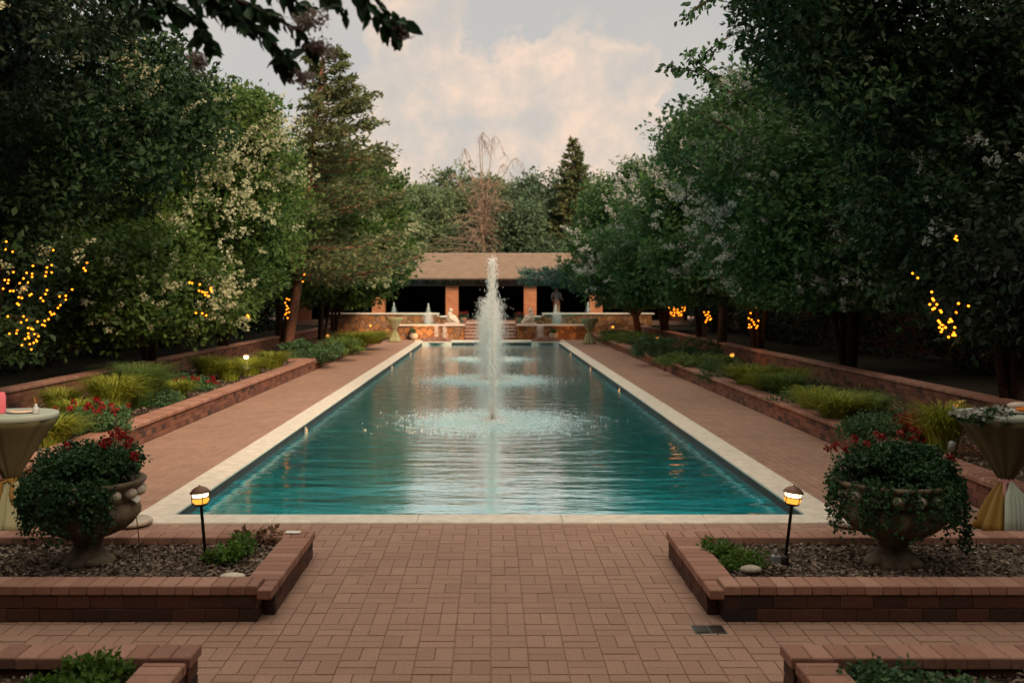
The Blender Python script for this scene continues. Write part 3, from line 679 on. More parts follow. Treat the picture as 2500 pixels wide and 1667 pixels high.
# planting in the urns
def urn_plant(x,y,side,seed):
    rt=empty('flowering_plant',(x,y,.72),0,'bushy dark green plant with red blooms spilling over the '+side+' urn','plant','plants spilling from the urns')
    s=-1 if side=='left' else 1
    bl=[(0,0,.10,.34,.33,.14),(-s*.12,.02,.14,.24,.24,.12),(s*.10,-.02,.1,.28,.26,.13)]
    foliage('leaves',bl,330,34,.030,seed,M['lf_dark'],rt,cr=(.05,.10),wid=.35,lump=.12)
    # trailing stems over the front of the bowl
    rng=np.random.default_rng(seed+1); C=[];
    for k in range(120):
        t=rng.uniform(PI,2*PI)+rng.normal(0,.25) if k<34 else rng.uniform(0,2*PI)
        if side=='left': t=rng.uniform(PI*.95,PI*1.75)
        r0=.35+rng.uniform(-.03,.05); ln=rng.uniform(.10,.40)
        if side=='right' and k%9==0: t=rng.uniform(-.15,.05); r0=.44; ln=.5
        for u in np.linspace(0,1,44):
            C.append((math.cos(t)*(r0+.05*math.sin(u*2)),math.sin(t)*(r0+.05*math.sin(u*2)),.04-ln*u)+0*rng.random(1)[0] if False else (math.cos(t)*(r0+.05*math.sin(u*2))+rng.normal(0,.018),math.sin(t)*(r0+.05*math.sin(u*2))+rng.normal(0,.018),.04-ln*u+rng.normal(0,.015)))
    C=np.array(C); V,Q=leaf_quads(C,rng.normal(size=C.shape)+np.array([0,0,-.8]),rng.normal(size=C.shape)+np.array([0,-.8,.3]),.026*rng.uniform(.6,1.4,len(C)),.38)
    np_object('trailing_stems',V,Q,M['lf_dark'],rt,np.repeat(rng.random(len(C)),4))
    if side=='left':
        fl=[(270,1070),(285,1060),(305,1066),(318,1090),(310,1083),(253,1080),(256,1092),(325,1118),(332,1124),(167,1093),(300,1072),(262,1088)]
    else:
        fl=[(2028,1105),(2035,1096),(2085,1078),(2112,1088),(2150,1070),(2155,1074),(2196,1066),(2214,1110),(2239,1083),(2318,1120),(2325,1128),(2062,1102)]
    P=[]
    for px,py in fl:
        X,Y,Z=world_at(px,py,6.78); P.append((X-x,Y-y+random.uniform(-.05,.05),Z-.72+.02))
    flower_dots('blooms',P,.026,seed+2,M['redflower'] if side=='left' else M['darkred'],rt,30,.02)
    for p in P:
        b=MB(); b.tube([(p[0]*.8,p[1]*.8,.1),(p[0]*.95,p[1],p[2]-.03),p],.0025,5); b.build('flower_stem',M['lf_dark'],rt)
urn_plant(-2.80,6.92,'left',100); urn_plant(2.78,6.88,'right',200)

# ------------------------------------------------------------------ cocktail tables with cloths
def cloth_table(x,y,top,r,knot,side,far,label,mskirt,mtop,seed,flare=.2):
    rt=empty('cocktail_table',(x,y,0),0,label.replace('tied cloth on','cocktail table under its cloth,').replace('  ',' '),'table','cocktail tables around the pool')
    b=MB(); b.lathe([(r*.97,top-.03),(r*.97,top-.012),(0,top-.012)],32); b.build('tabletop',M['darkwood'],rt)
    b=MB(); b.lathe([(.025,.03),(.025,top-.03)],12); b.build('pole',M['greymetal'],rt)
    b=MB(); b.lathe([(flare*.7,0.002),(flare*.65,.02),(.03,.035)],24); b.build('base',M['greymetal'],rt)
    ct=empty('tablecloth',(x,y,0),0,label,'tablecloth','tied tablecloths')
    rnd=random.Random(seed); ph=[rnd.uniform(0,6) for _ in range(4)]
    def md(i,t,z):
        u=max(0,min(1,(top-z)/(top-knot))); f=.02+.18*(u if z>knot else max(.6,1-abs(z-knot)*.2))
        return 1+f*(.5*math.cos(11*t+ph[0])+.35*math.cos(7*t+ph[1])+.25*math.cos(17*t+ph[2]))
    pf=[(0,top),(r*.9,top),(r*.99,top-.003),(r*1.005,top-.012),(r*1.0,top-.05)]
    b=MB(); b.lathe(pf,96); b.build('cloth_top',mtop,ct)
    pf=[(r*.998,top-.049),(r*.93,top-.10)]
    n=8
    for i in range(1,n+1):
        u=i/n; pf.append((r*.93+(.05-r*.93)*u**.85,top-.10+(knot+.0-top+.10)*u))
    b=MB(); b.lathe(pf,96,mod=md); b.build('gathered_drape',mskirt[0],ct)
    pf=[(.045,knot),(.055,knot-.03)]
    for i in range(1,7):
        u=i/6; pf.append((.055+(flare-.055)*u**.8,knot-.03-(knot-.04)*u))
    b=MB(); b.lathe(pf,96,mod=md); b.build('skirt',mskirt[1],ct)
    b=MB(); b.lathe([(.05,knot-.025),(.062,knot-.012),(.062,knot+.012),(.05,knot+.025)],24)
    for s in (-1,1):
        b.tube([(0,-.055,knot),(s*.05,-.075,knot-.02),(s*.045,-.09,knot-.12),(s*.07,-.11,knot-.2)],[.012,.016,.02,.012],8)
    b.build('sash',mskirt[2],ct)
    return ct
cloth_table(-4.12,8.55,.99,.38,.42,'left',False,'sage tied cloth on the near left table holding the pink candle',(M['clothbrown'],M['cloth'],M['clothgold']),M['clothpale'],1,.20)
cloth_table(4.40,8.5,1.0,.38,.42,'right',False,'olive and gold tied cloth on the near right table with a pink sash',(M['clothbrown'],M['clothgold'],M['clothpink']),M['clothpale'],2,.24)
cloth_table(-4.07,42.3,1.04,.36,.50,'left',True,'pale yellow tied cloth on the far left table below the terrace',(M['cloth'],M['cloth'],M['cloth']),M['cloth'],3,.26)
cloth_table(4.02,40.6,1.04,.38,.50,'right',True,'pale green tied cloth on the far right table below the terrace',(M['cloth'],M['cloth'],M['cloth']),M['cloth'],4,.26)
# second front panel of the right cloth: pale sage streamers hanging from the sash
o=MB()
for k in range(5):
    x0=4.28+k*.035; o.tube([(4.38,8.38,.42),(x0+.02,8.27,.3),(x0,8.22,.15),(x0-.01,8.2,.02)],[.012,.028,.034,.036],8)
o=o.build('sash_streamers',M['clothpale']); tag(o,'pale sage streamers hanging from the sash of the near right table','ribbon')
# table-top things
b=MB(); b.lathe([(.036,0),(.038,.01),(.038,.15),(.03,.165),(.028,.18)],20); o=b.build('pink_candle_jar',M['pink']); o.location=(-4.17,8.48,.991); tag(o,'pink candle jar on the near left table','candle')
b=MB(); b.lathe([(.0,.0),(.09,.0),(.13,.012),(.125,.015),(.085,.006),(0,.006)],32); o=b.build('plate',M['glassware']); o.location=(-4.02,8.55,.991); tag(o,'round pale plate on the near left table','plate')
rt=empty('glass_bottle',(-3.86,8.45,.991),0,'small clear bottle with a red stick on the near left table','bottle')
b=MB(); b.lathe([(.026,0),(.028,.01),(.028,.05),(.012,.065),(.012,.085)],16); b.build('bottle_body',M['glassware'],rt)
b=MB(); b.tube([(0,0,.06),(-.012,0,.14)],.003,6); b.build('stick',M['orange'],rt)
rt=empty('serving_plate',(4.52,8.42,1.001),0,'white plate with an orange napkin on the near right table','plate')
b=MB(); b.lathe([(.0,.0),(.10,.0),(.15,.015),(.145,.018),(.095,.006),(0,.006)],32); b.build('plate_dish',M['white'],rt)
b=MB(); b.ball((.03,-.03,.035),(.13,.07,.022),16,8); b.build('napkin',M['orange'],rt)
b=MB(); b.ball((-.03,.04,.06),(.10,.06,.03),16,8); b.build('folded_cloth',M['palestone'],rt)
vr=empty('vine_garland',(4.1,8.3,1.0),0,'pale leaved garland trailing off the left edge of the near right table','garland')
foliage('leaves',[(-.08,0,.01,.16,.1,.035),(.08,.0,.02,.14,.1,.03)],26,14,.035,77,M['blossomcool'],vr,cr=(.03,.05),wid=.4)
foliage('dark_leaves',[(-.05,0,-.02,.18,.1,.05),(.1,.0,-.03,.14,.1,.05)],26,14,.045,78,M['lf_dark'],vr,cr=(.03,.05),wid=.4)

# ------------------------------------------------------------------ side beds: front walls, rear walls, soil
for sgn,side,X in ((-1,'left',SL),(1,'right',SR)):
    def rx(a,b): a,b=X+sgn*a,X+sgn*b; return (min(a,b),max(a,b))
    for (y0,y1,z,lab,k) in ((7.75,26.0,.31,'near length of the low brick wall along the '+side+' side of the deck',0),(26.3,44.0,.25,'far length of the low brick wall along the '+side+' side of the deck',1)):
        rt=empty('garden_wall',(X,y0,0),0,lab,'wall','low brick walls along the deck')
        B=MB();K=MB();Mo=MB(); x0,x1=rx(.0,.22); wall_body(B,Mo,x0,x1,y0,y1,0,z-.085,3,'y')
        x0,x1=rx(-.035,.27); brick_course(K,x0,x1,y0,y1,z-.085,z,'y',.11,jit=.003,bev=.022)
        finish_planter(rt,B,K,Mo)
    rt=empty('wall_pier',(X,26.15,0),0,'small brick pier where the '+side+' deck wall steps down','pier','piers in the deck walls')
    B=MB();K=MB();Mo=MB(); x0,x1=rx(-.05,.6); wall_body(B,Mo,x0,x1,26.03,26.27,0,.25,3,'x'); x0,x1=rx(-.07,.62); brick_course(K,x0,x1,26.01,26.29,.25,.33,'x',.11); finish_planter(rt,B,K,Mo)
    XR=2.5 if sgn<0 else 2.2
    rt=empty('garden_wall',(X+sgn*XR,8,0),0,'long brick wall behind the '+side+' flower bed','wall','brick walls behind the flower beds')
    B=MB();K=MB();Mo=MB(); x0,x1=rx(XR,XR+.22); wall_body(B,Mo,x0,x1,6.0,45.0,.2,.53,4,'y'); x0,x1=rx(XR-.03,XR+.25); brick_course(K,x0,x1,6.0,45.0,.53,.60,'y',.11,jit=.003,bev=.015)
    finish_planter(rt,B,K,Mo)
    x0,x1=rx(.15,XR+.1); b=MB(); b.box(x0,x1,6.0,44.5,-.02,.24); tag(b.build('flower_bed_soil',M['soil']),kind='structure')
    x0,x1=rx(.25,XR); chips_bed('bark_mulch','',x0,x1,8.0,30.0,.238,16000,55+sgn,.05)
    x0,x1=rx(XR+.2,40); b=MB(); b.box(x0,x1,-12,60,-.02,.50); tag(b.build('upper_ground',M['grounddark']),kind='structure')
    # brick boundary wall behind the trees
    xx=(X+sgn*6.6); b=MB(); b.box(xx-.15,xx+.15,-2,50,.45,2.5); b.box(xx-.2,xx+.2,-2,50,2.5,2.58,.02)
    tag(b.build('boundary_wall',M['boundarybrick']),'tall dark red brick wall behind the trees on the '+side,'wall')

# ------------------------------------------------------------------ bed planting
def bed_grass(px,py,r,h,n,label,mat='lf_grass',seed=0,droop=1.0,name='ornamental_grass',w=.010,z=.25):
    x,y,_=ground_at(px,py,z)
    rt=empty(name,(x,y,z-.01),0,label,'grass clump' if 'grass' in name else 'shrub','clumps planted in the flower beds')
    grass_clump('blades',(0,0,0),r*1.1,h*1.3,int(n*1.3),seed,M[mat],rt,w=w,droop=droop); return rt
def bed_shrub(px,py,rx_,ry_,h,label,mat='lf_shrub',seed=0,n=90,flowers=None,ls=.045,fm='redflower',z=.25):
    x,y,_=ground_at(px,py,z)
    rt=empty('flowering_shrub' if flowers else 'low_shrub',(x,y,z-.02),0,label,'shrub','clumps planted in the flower beds')
    foliage('leaves',[(0,0,h*.42,rx_,ry_,h*.5)],n,26,ls,seed,M[mat],rt,cr=(.07,.15),wid=.32,lump=.15)
    if flowers:
        rng=np.random.default_rng(seed+5); P=[]
        for k in range(flowers):
            a=rng.uniform(0,2*PI); q_=rng.random()**.5; P.append((math.cos(a)*rx_*q_,math.sin(a)*ry_*q_,h*(.5+.5*math.sqrt(max(0,1-q_*q_)))+.02))
        flower_dots('blooms',P,.05,seed+6,M[fm],rt,20,.035)
    return rt
# left bed, near to far (photo pixel of the foot of each clump)
bed_grass(125,1085,.42,.30,520,'pale straw-green grass clump beside the near left table',seed=301)
bed_grass(150,1010,.42,.34,500,'yellow grass clump behind the near left table',seed=302)
bed_shrub(225,1058,.55,.42,.42,'dark green shrub with red blooms, nearest in the left bed','lf_shrub',303,150,11)
bed_grass(275,1010,.50,.50,800,'bright yellow drooping grass behind the nearest red blooms',seed=304)
bed_grass(340,992,.55,.60,1100,'tall fine green grass mound in the left bed','lf_grassgreen',seed=305,w=.007)
bed_grass(432,972,.36,.28,480,'small yellow-green grass clump right of the tall green mound',seed=306)
bed_shrub(415,945,.5,.45,.30,'low dark shrub behind the small yellow clump in the left bed','lf_shrub',307,80)
bed_shrub(475,953,.42,.36,.26,'low shrub topped with a patch of red blooms in the left bed','lf_shrub',308,80,16)
bed_grass(505,915,.5,.38,520,'yellow grass clump behind the red patch in the left bed',seed=309)
bed_grass(560,928,.45,.38,520,'yellow grass clump at the foot of the lit white lamp',seed=310)
bed_grass(610,916,.5,.36,600,'wide yellow-green grass clump just right of the lit white lamp',seed=311)
bed_grass(665,900,.5,.38,520,'yellow-green grass clump in front of the leaning cedar trunk',seed=312)
bed_shrub(760,877,1.0,.9,.60,'rounded blue-green shrub right of the cedar trunk','lf_shrub',313,190,ls=.06)
bed_shrub(812,862,1.0,1.0,.55,'soft green shrub behind the rounded blue-green one, left bed','lf_grassgreen',314,150,ls=.06)
bed_grass(868,848,.9,.45,600,'pale yellow grass clump at the far end of the left bed',seed=315,w=.018)
bed_grass(905,838,.9,.4,500,'farthest pale grass clump of the left bed, near the terrace',seed=316,w=.02)
# right bed
bed_shrub(2175,1072,.62,.45,.36,'dark blue-green shrub behind the right urn','lf_shrub',321,150)
bed_shrub(2240,1075,.25,.3,.36,'reddish-brown shrub behind the right urn','darkred',322,50)
bed_grass(2302,1108,.34,.50,620,'bright lime grass clump left of the near right table',mat='lf_grass',seed=323)
bed_grass(2120,1015,.45,.30,420,'olive grass clump above the dark blue-green shrub','lf_grassgreen',seed=324)
bed_grass(2045,1028,.52,.36,700,'bright yellow-green grass clump mid way along the right bed',seed=325)
bed_shrub(1985,990,.6,.5,.34,'dark green tufted shrub behind the yellow-green clump, right bed','lf_shrub',326,110)
bed_grass(1910,966,.55,.36,560,'green-gold grass clump, third from the right bed lamp',seed=327,mat='lf_grassgreen')
bed_grass(1935,945,.5,.34,420,'olive-gold grass clump at the back of the right bed',seed=328)
bed_grass(1832,945,.55,.38,600,'yellow grass clump just right of the lit lamp in the right bed',seed=329)
bed_shrub(1775,925,.7,.6,.42,'dark shrub in front of the right bed trunk','lf_shrub',330,110)
bed_shrub(1690,893,.9,.8,.35,'low olive shrub beside the right wall pier','lf_grassgreen',331,90,ls=.06)
bed_shrub(1648,872,1.35,1.0,.66,'large rounded blue-green shrub in the right bed','lf_shrub',332,240,ls=.06)
bed_grass(1600,852,.9,.35,420,'short green clump at the near side of the far right lamp','lf_grassgreen',seed=333,w=.018)
bed_shrub(1545,838,1.0,.9,.45,'pale green shrub at the far end of the right bed','lf_grassgreen',334,120,ls=.06)
bed_shrub(1500,828,.9,.9,.4,'farthest green shrub of the right bed, near the terrace','lf_grassgreen',335,100,ls=.06)

bed_shrub(2085,1000,.5,.5,.36,'soft green mound behind the bright yellow-green clump, right bed','lf_grassgreen',341,110)
bed_shrub(1880,930,.6,.6,.38,'mid green mound at the back of the right bed below the white-flowering trees','lf_shrub',342,110)
bed_grass(1990,1005,.42,.34,520,'yellowish grass clump at the wall edge in the middle of the right bed',seed=343)
bed_grass(1870,958,.40,.30,480,'small gold grass clump at the wall edge beyond the middle of the right bed',seed=344)
bed_shrub(1730,902,.7,.6,.40,'round green mound left of the lit lamp in the right bed','lf_grassgreen',345,110,ls=.06)
bed_shrub(390,990,.35,.35,.30,'low green mound beside the tall fine grass in the left bed','lf_shrub',346,80)
bed_grass(185,1035,.36,.30,480,'gold grass clump left of the nearest red-flowering shrub',seed=347)
# small bed lamps
def bed_lamp(px,py,d,label,white=False,h=.45,e=3.5):
    x,y,z=world_at(px,py,d); zb=z-h
    rt=empty('bed_lamp',(x,y,zb),0,label,'garden lamp','small lamps in the flower beds')
    b=MB(); b.tube([(.03,0,-.05),(0,0,h-.03)],.010,8); b.build('stake',M['metal'],rt)
    b=MB(); b.lathe([(.02,h-.05),(.05,h-.03),(.055,h+.02),(.0,h+.035)],14); b.build('lamp_glass',M['hot'] if white else M['amber'],rt)
    b=MB(); b.lathe([(.075,h+.025),(.06,h+.05),(.0,h+.07)],14); b.build('hood',M['hood'],rt)
    lamp_light('lamp_light',(0,-.12,h+.0),e,(1,.75,.5) if white else (1,.45,.14),.05,rt)
bed_lamp(601,871,21.5,'bright white garden lamp on a tilted stake in the left bed',True)
bed_lamp(800,820,36,'small amber garden lamp in the left bed past the cedar')
bed_lamp(905,795,41.5,'farthest amber garden lamp on the left, by the terrace wall',e=9)
bed_lamp(1496,798,41.5,'farthest amber garden lamp on the right, by the terrace wall',e=5)
bed_lamp(1605,825,34,'amber garden lamp behind the large rounded right shrub')
bed_lamp(1787,867,25,'amber garden lamp in the middle of the right bed')
bed_lamp(2328,992,11.5,'caged amber garden lamp left of the near right table',h=.75,e=2)
b=MB(); b.lathe([(.03,0),(.035,.07),(.03,.09),(.0,.1)],14); b.tube([(0,0,-.12),(0,0,0)],.01,8); o=b.build('spotlight',M['greymetal']); x,y,z=world_at(2321,1100,9.6); o.location=(x,y,z); o.rotation_euler=(.2,.15,0); tag(o,'small unlit grey spotlight beside the lime grass clump','spotlight')

# ------------------------------------------------------------------ terrace: steps, stone walls, basins, statues
b1=MB(); b2=MB(); SY=44.4
rt=empty('terrace_steps',(0,SY,0),0,'five broad brick steps up to the pavilion','steps')
for k in range(5):
    z1=.14*(k+1); b1.box(-1.15,1.12,SY+.3*k,SY+1.8,z1-.14+.001,z1-.03); b2.box(-1.16,1.13,SY+.3*k-.02,SY+.3*(k+1)+.02 if k<4 else SY+2.2,z1-.03,z1,.008)
for mb,nm,mt in ((b1,'riser',M['riser']),(b2,'tread',M['step'])):
    o=mb.build(nm,mt,rt); o.matrix_parent_inverse=Matrix.Translation(rt.location).inverted()
def stone_wall(label,x0,x1,y0,y1,z1,capx=(0,0),thin=False):
    rt=empty('stone_wall',((x0+x1)/2,y0,0),0,label,'wall','rubble stone terrace walls')
    b=MB(); b.box(x0,x1,y0,y1,0,z1-.09); o=b.build('stonework',M['rubble'],rt); o.matrix_parent_inverse=Matrix.Translation(rt.location).inverted()
    b=MB(); b.box(x0-capx[0],x1+capx[1],y0-.08,y1+.03,z1-.09,z1,.03); o=b.build('cap_stone',M['palestone'],rt); o.matrix_parent_inverse=Matrix.Translation(rt.location).inverted()
for s,side in ((-1,'left'),(1,'right')):
    a,b_=sorted((s*1.17,s*4.2)); stone_wall('lower stone wall with pale cap, '+side+' of the steps',a,b_,44.4,44.75,.68,(.03,.03))
    a,b_=sorted((s*2.55,s*7.6)); stone_wall('upper stone wall with pale cap on the '+side+' of the terrace',a,b_,47.0,47.35,1.14,(.12,.12))
    a,b_=sorted((s*1.95,s*2.42)); stone_wall('short thin-capped stone wall between upper wall and '+side+' pillar',a,b_,47.25,47.55,1.0,(.0,.0))
    # basin waters
    w_=MB(); a,b_=sorted((s*1.2,s*4.2)); w_.add([(a,44.75,.60),(b_,44.75,.60),(b_,47.0,.60),(a,47.0,.60)],[(0,1,2,3)]); w_.add([(a,44.75,.0),(a,47.0,.0),(a,47.0,.6),(a,44.75,.6)],[(0,1,2,3)])
    tag(w_.build('basin_water',M['water']),kind='structure')
    w_=MB(); a,b_=sorted((s*2.6,s*7.5)); w_.add([(a,47.35,1.07),(b_,47.35,1.07),(b_,49.2,1.07),(a,49.2,1.07)],[(0,1,2,3)])
    tag(w_.build('basin_water',M['water']),kind='structure')
    a,b_=sorted((s*2.55,s*7.6)); stone_wall('low back wall of the upper '+side+' basin',a,b_,49.2,49.45,1.0)
    # statue
    rt=empty('garden_statue',(s*1.72+(-.02 if s<0 else 0),44.6,.68),0,'pale stone hunched statue on the wall end '+side+' of the steps','statue','pale statues flanking the steps')
    k=MB(); k.box(-.34,.34,-.17,.17,0,.07,.03); k.build('plinth',M['palestone'],rt)
    k=MB(); k.ball((0,0,.24),(.24,.16,.20),18,12); k.ball((-s*.10,0,.17),(.2,.15,.13),16,10); k.tube([(s*.06,0,.3),(s*.10,-.01,.47),(s*.06,-.03,.56)],[.15,.10,.075],14)
    k.tube([(s*.12,-.1,.36),(s*.02,-.17,.24),(-s*.12,-.14,.16)],[.055,.05,.05],10)
    k.ball((-s*.22,-.04,.12),(.1,.1,.08),12,8); k.build('figure',M['palestone'],rt)
    k=MB(); k.ball((s*.05,-.04,.62),(.085,.085,.10),14,10); k.ball((s*.0,-.10,.60),(.035,.04,.03),10,6); k.build('head',M['palestone'],rt)
    # red flowers behind statue
    pr=empty('potted_flowers',(s*1.28,46.3,.70),0,'pot of red flowers just behind the '+side+' statue','potted plant','pots of red flowers by the steps')
    k=MB(); k.lathe([(.12,0),(.17,.22),(.18,.24),(.15,.24),(0,.22)],16); k.build('pot',M['terracotta'],pr)
    foliage('leaves',[(0,0,.34,.22,.2,.12)],24,16,.05,400+s,M['lf_dark'],pr,cr=(.05,.1)); flower_dots('blooms',[(random.uniform(-.2,.2),random.uniform(-.2,.1),random.uniform(.33,.5)) for _ in range(12)],.05,410+s,M['redflower'],pr,16,.04)
    # potted plant at the foot of the wall
    pr=empty('potted_plant',(s*(3.42 if s<0 else 2.78),44.15,0),0,'round stone pot with a green plant against the '+side+' stone wall','potted plant','stone pots below the terrace walls')
    k=MB(); k.lathe([(.10,0),(.17,.08),(.20,.2),(.17,.28),(.185,.3),(.15,.3),(0,.28)],18); k.build('pot',M['stone'],pr); foliage('leaves',[(-s*-.03,0,.38,.15,.13,.1)],22,18,.05,420+s,M['lf_shrub'],pr,cr=(.04,.08))
# floor of the terrace and pavilion
b=MB(); b.box(-12,12,49.45,62,0,.70); b.box(-1.2,1.15,46.15,49.45,0,.695); b.box(-2.55,-1.2,47.3,49.45,0,.692); b.box(1.15,2.55,47.3,49.45,0,.692)
tag(b.build('terrace_floor',M['floorstone']),kind='structure')
# pavilion
pv=empty('pavilion',(0,50.3,.7),0,'long low open pavilion with brick pillars and a tan shingle roof behind the pool','pavilion')
def child(mb,name,mat,par=pv):
    o=mb.build(name,mat,par); o.matrix_parent_inverse=Matrix.Translation(par.location).inverted(); return o
for X in (-9.4,-5.65,-1.945,1.985,5.3,9.4):
    b=MB(); b.box(X-.315,X+.315,50.0,50.6,.70,2.46); child(b,'pillar',M['pillarbrick'])
b=MB(); b.box(-10,10,50.05,50.55,2.44,2.80); child(b,'beam',M['beam'])
for k in range(26):
    pass
b=MB(); b.box(-10.6,10.6,49.28,49.36,2.74,2.86,.01); child(b,'fascia',M['fascia'])
b=MB()
for k in range(41):
    X=-10+k*.5; b.box(X-.03,X+.03,49.36,50.05,2.66,2.76)
child(b,'rafter',M['beam'])
rf=MB()
def slab(y0,z0,y1,z1,th=.05):
    rf.add([(-10.8,y0,z0),(10.8,y0,z0),(10.8,y1,z1),(-10.8,y1,z1),(-10.8,y0,z0-th),(10.8,y0,z0-th),(10.8,y1,z1-th),(-10.8,y1,z1-th)],[(0,1,2,3),(7,6,5,4),(0,4,5,1),(1,5,6,2),(2,6,7,3),(3,7,4,0)])
slab(49.2,2.84,53.3,4.19); slab(57.4,2.84,53.3,4.19)
child(rf,'roof',M['roof'])
b=MB(); b.box(-10.8,10.8,53.2,53.4,4.15,4.22,.02); child(b,'ridge_cap',M['fascia'])
b=MB(); b.box(-10,10,56.8,57.0,.7,2.85); b.box(-10,-9.85,50.6,56.8,.7,2.85); b.box(9.85,10,50.6,56.8,.7,2.85); child(b,'back_wall',M['darkwood'])
b=MB(); b.box(-10,10,50.6,56.8,2.80,2.84); child(b,'ceiling',M['darkwood'])
vg=empty('hanging_vine',(0,49.9,2.6),0,'thin vine hanging along the front beam of the pavilion','vine')
foliage('leaves',[(-3,0,0,2.2,.1,.10),(0,0,.02,1.4,.1,.09),(3.5,0,0,2,.1,.1)],60,12,.07,431,M['lf_dark'],vg,cr=(.08,.16))
# terrace uplight on the left stone wall
for s,side in ((-1,'left'),(1,'right')):
    rt=empty('wall_washer',(s*3.0 if s<0 else 3.3,43.5,0.02),0,'small ground light washing the '+side+' stone wall','spotlight','ground lights at the foot of the terrace wall')
    b=MB(); b.lathe([(.05,0),(.055,.05),(.04,.06),(0,.055)],12); b.build('housing',M['metal'],rt)
    l=bpy.data.lights.new('wash_light','SPOT'); l.energy=(26 if s<0 else 9); l.color=(1,.45,.15); l.spot_size=math.radians(120); l.spot_blend=1; l.shadow_soft_size=.04; lo=bpy.data.objects.new('wash_light',l); COL.objects.link(lo); lo.parent=rt; lo.location=(0,.06,.1); lo.rotation_euler=Vector((0,.9,.35)).to_track_quat('-Z','Y').to_euler()

# ------------------------------------------------------------------ spray, jets
def streaks(name,P,D,ln,wd,mat,parent=None):
    P=np.array(P);D=np.array(D); n=len(P); rng=RNG
    D=unit(D); s=unit(np.cross(D,rng.normal(size=(n,3)))); 
    l=ln*rng.uniform(.4,1.6,n)[:,None]; w=wd*rng.uniform(.5,1.5,n)[:,None]
    u=np.cross(D,s)
    V=np.stack([P-D*l,P+s*w,P+D*l,P-s*w, P-D*l,P+u*w,P+D*l,P-u*w],1).reshape(-1,3); Q=np.arange(n*8).reshape(-1,4)
    return np_object(name,V,Q,mat,parent,np.zeros(len(V)))
def jet(x,y,H,n,sr,label,ring,seed,wide,hs=.1):
    rng=np.random.default_rng(seed); g_=9.8
    rt=empty('fountain_jet',(x,y,-.1),0,label,'fountain','tall water jets in the pool')
    b=MB(); b.lathe([(.05,-.05),(.05,.02),(.025,.035),(.02,.09),(.03,.1),(.0,.1)],14)
    for k in range(3): a=k*2*PI/3+.5; b.tube([(0,0,.02),(.09*math.cos(a),.09*math.sin(a),-.03)],.012,6)
    b.build('nozzle',M['metal'],rt)
    # rising core
    m1=int(n*.22); z=rng.random(m1)**1.0*H*.97; r=np.abs(rng.normal(0,.018+.012*z/H,m1)); a=rng.uniform(0,2*PI,m1)
    P=np.stack([r*np.cos(a),r*np.sin(a),z+.08],1); D=np.stack([rng.normal(0,.05,m1),rng.normal(0,.05,m1),np.ones(m1)],1)
    o=streaks('water_core',P,D,.05,.007,M['spray'],rt)
    # falling spray
    m2=int(n*1.0); lob=1+.25*np.sin(rng.integers(0,11,m2)*1.7+seed); h=H*np.clip(1-np.abs(rng.normal(0,hs,m2))-.16*(lob<1),.25,1); frac=rng.random(m2)
    tf=np.sqrt(2*h/g_)*frac; z=h-.5*g_*tf**2; tot=np.sqrt(2*h/g_)+tf
    vr=lob*sr*rng.random(m2)**1.1*np.where(rng.random(m2)<.08,wide,1); a=rng.uniform(0,2*PI,m2); r=vr*tot
    P=np.stack([r*np.cos(a),r*np.sin(a),z],1); D=np.stack([vr*np.cos(a),vr*np.sin(a),-g_*tf-.6],1)
    streaks('falling_spray',P,D,.028,.0065,M['spray'],rt)
    # crown at the tip
    m3=int(n*.03); P=np.stack([rng.normal(0,.035,m3),rng.normal(0,.035,m3),H+rng.normal(0,.05,m3)],1); streaks('jet_tip',P,rng.normal(size=(m3,3))+np.array([0,0,1]),.02,.012,M['spray'],rt)
    # foam and splashes on the water
    m4=int(n*.25)+3600; rr=np.abs(rng.normal(ring*.62,ring*.38,m4)*(1+.25*np.sin(rng.integers(0,7,m4)*2.1))); a=rng.uniform(0,2*PI,m4)
    P=np.stack([rr*np.cos(a),rr*np.sin(a),np.abs(rng.normal(0,.012,m4))+.004],1); D=np.stack([-np.sin(a)+rng.normal(0,.4,m4),np.cos(a)+rng.normal(0,.4,m4),rng.normal(0,.15,m4)],1)
    streaks('splash_foam',P,D,.022,.007,M['foam'],rt)
jet(.03,16.66,2.64,5600,.11,'nearest water jet, thin and tallest, rising from its dark nozzle',1.15,501,1.6,.3)
jet(.0,24.6,2.05,24000,.40,'middle water jet, broad white spray behind the thin one',1.1,502,1.4,.30)
jet(.0,32.6,2.0,15000,.44,'farthest water jet at the back of the row in the pool',1.0,503,1.4,.30)
def small_jet(px,py_top,d,z0,label,H,n,seed):
    x=(px-CX)*d/F; rng=np.random.default_rng(seed)
    rt=empty('small_jet',(x,d,z0),0,label,'fountain','small jets in the terrace basins')
    b=MB(); b.lathe([(.03,-.05),(.03,.03),(0,.04)],10); b.build('nozzle',M['metal'],rt)
    z=rng.random(n)*H; r=np.abs(rng.normal(0,.02+.11*(1-z/H)**2,n)); a=rng.uniform(0,2*PI,n)
    streaks('water_spray',np.stack([r*np.cos(a),r*np.sin(a),z],1),np.stack([r*np.cos(a),r*np.sin(a),np.ones(n)*.3],1),.03,.008,M['spray'],rt)
def sheet(px,d,z0,z1,wd,label,n,seed):
    x=(px-CX)*d/F; rng=np.random.default_rng(seed)
    a=rng.random(n); P=np.stack([rng.normal(0,wd*.4,n),-.04-.10*(1-a)**.5,z0+(z1-z0)*a],1)
    o=streaks('water_fall',P,np.stack([rng.normal(0,.05,n),np.zeros(n),-np.ones(n)],1),.05,.007,M['spray']); o.location=(x,d,0); tag(o,label,'waterfall','water falling over the terrace caps')
small_jet(962,740,48.2,1.07,'small jet farthest left in the upper basin',.55,300,510); small_jet(1046,740,48.2,1.07,'small jet in the upper left basin, nearer the pillar',.50,420,511)
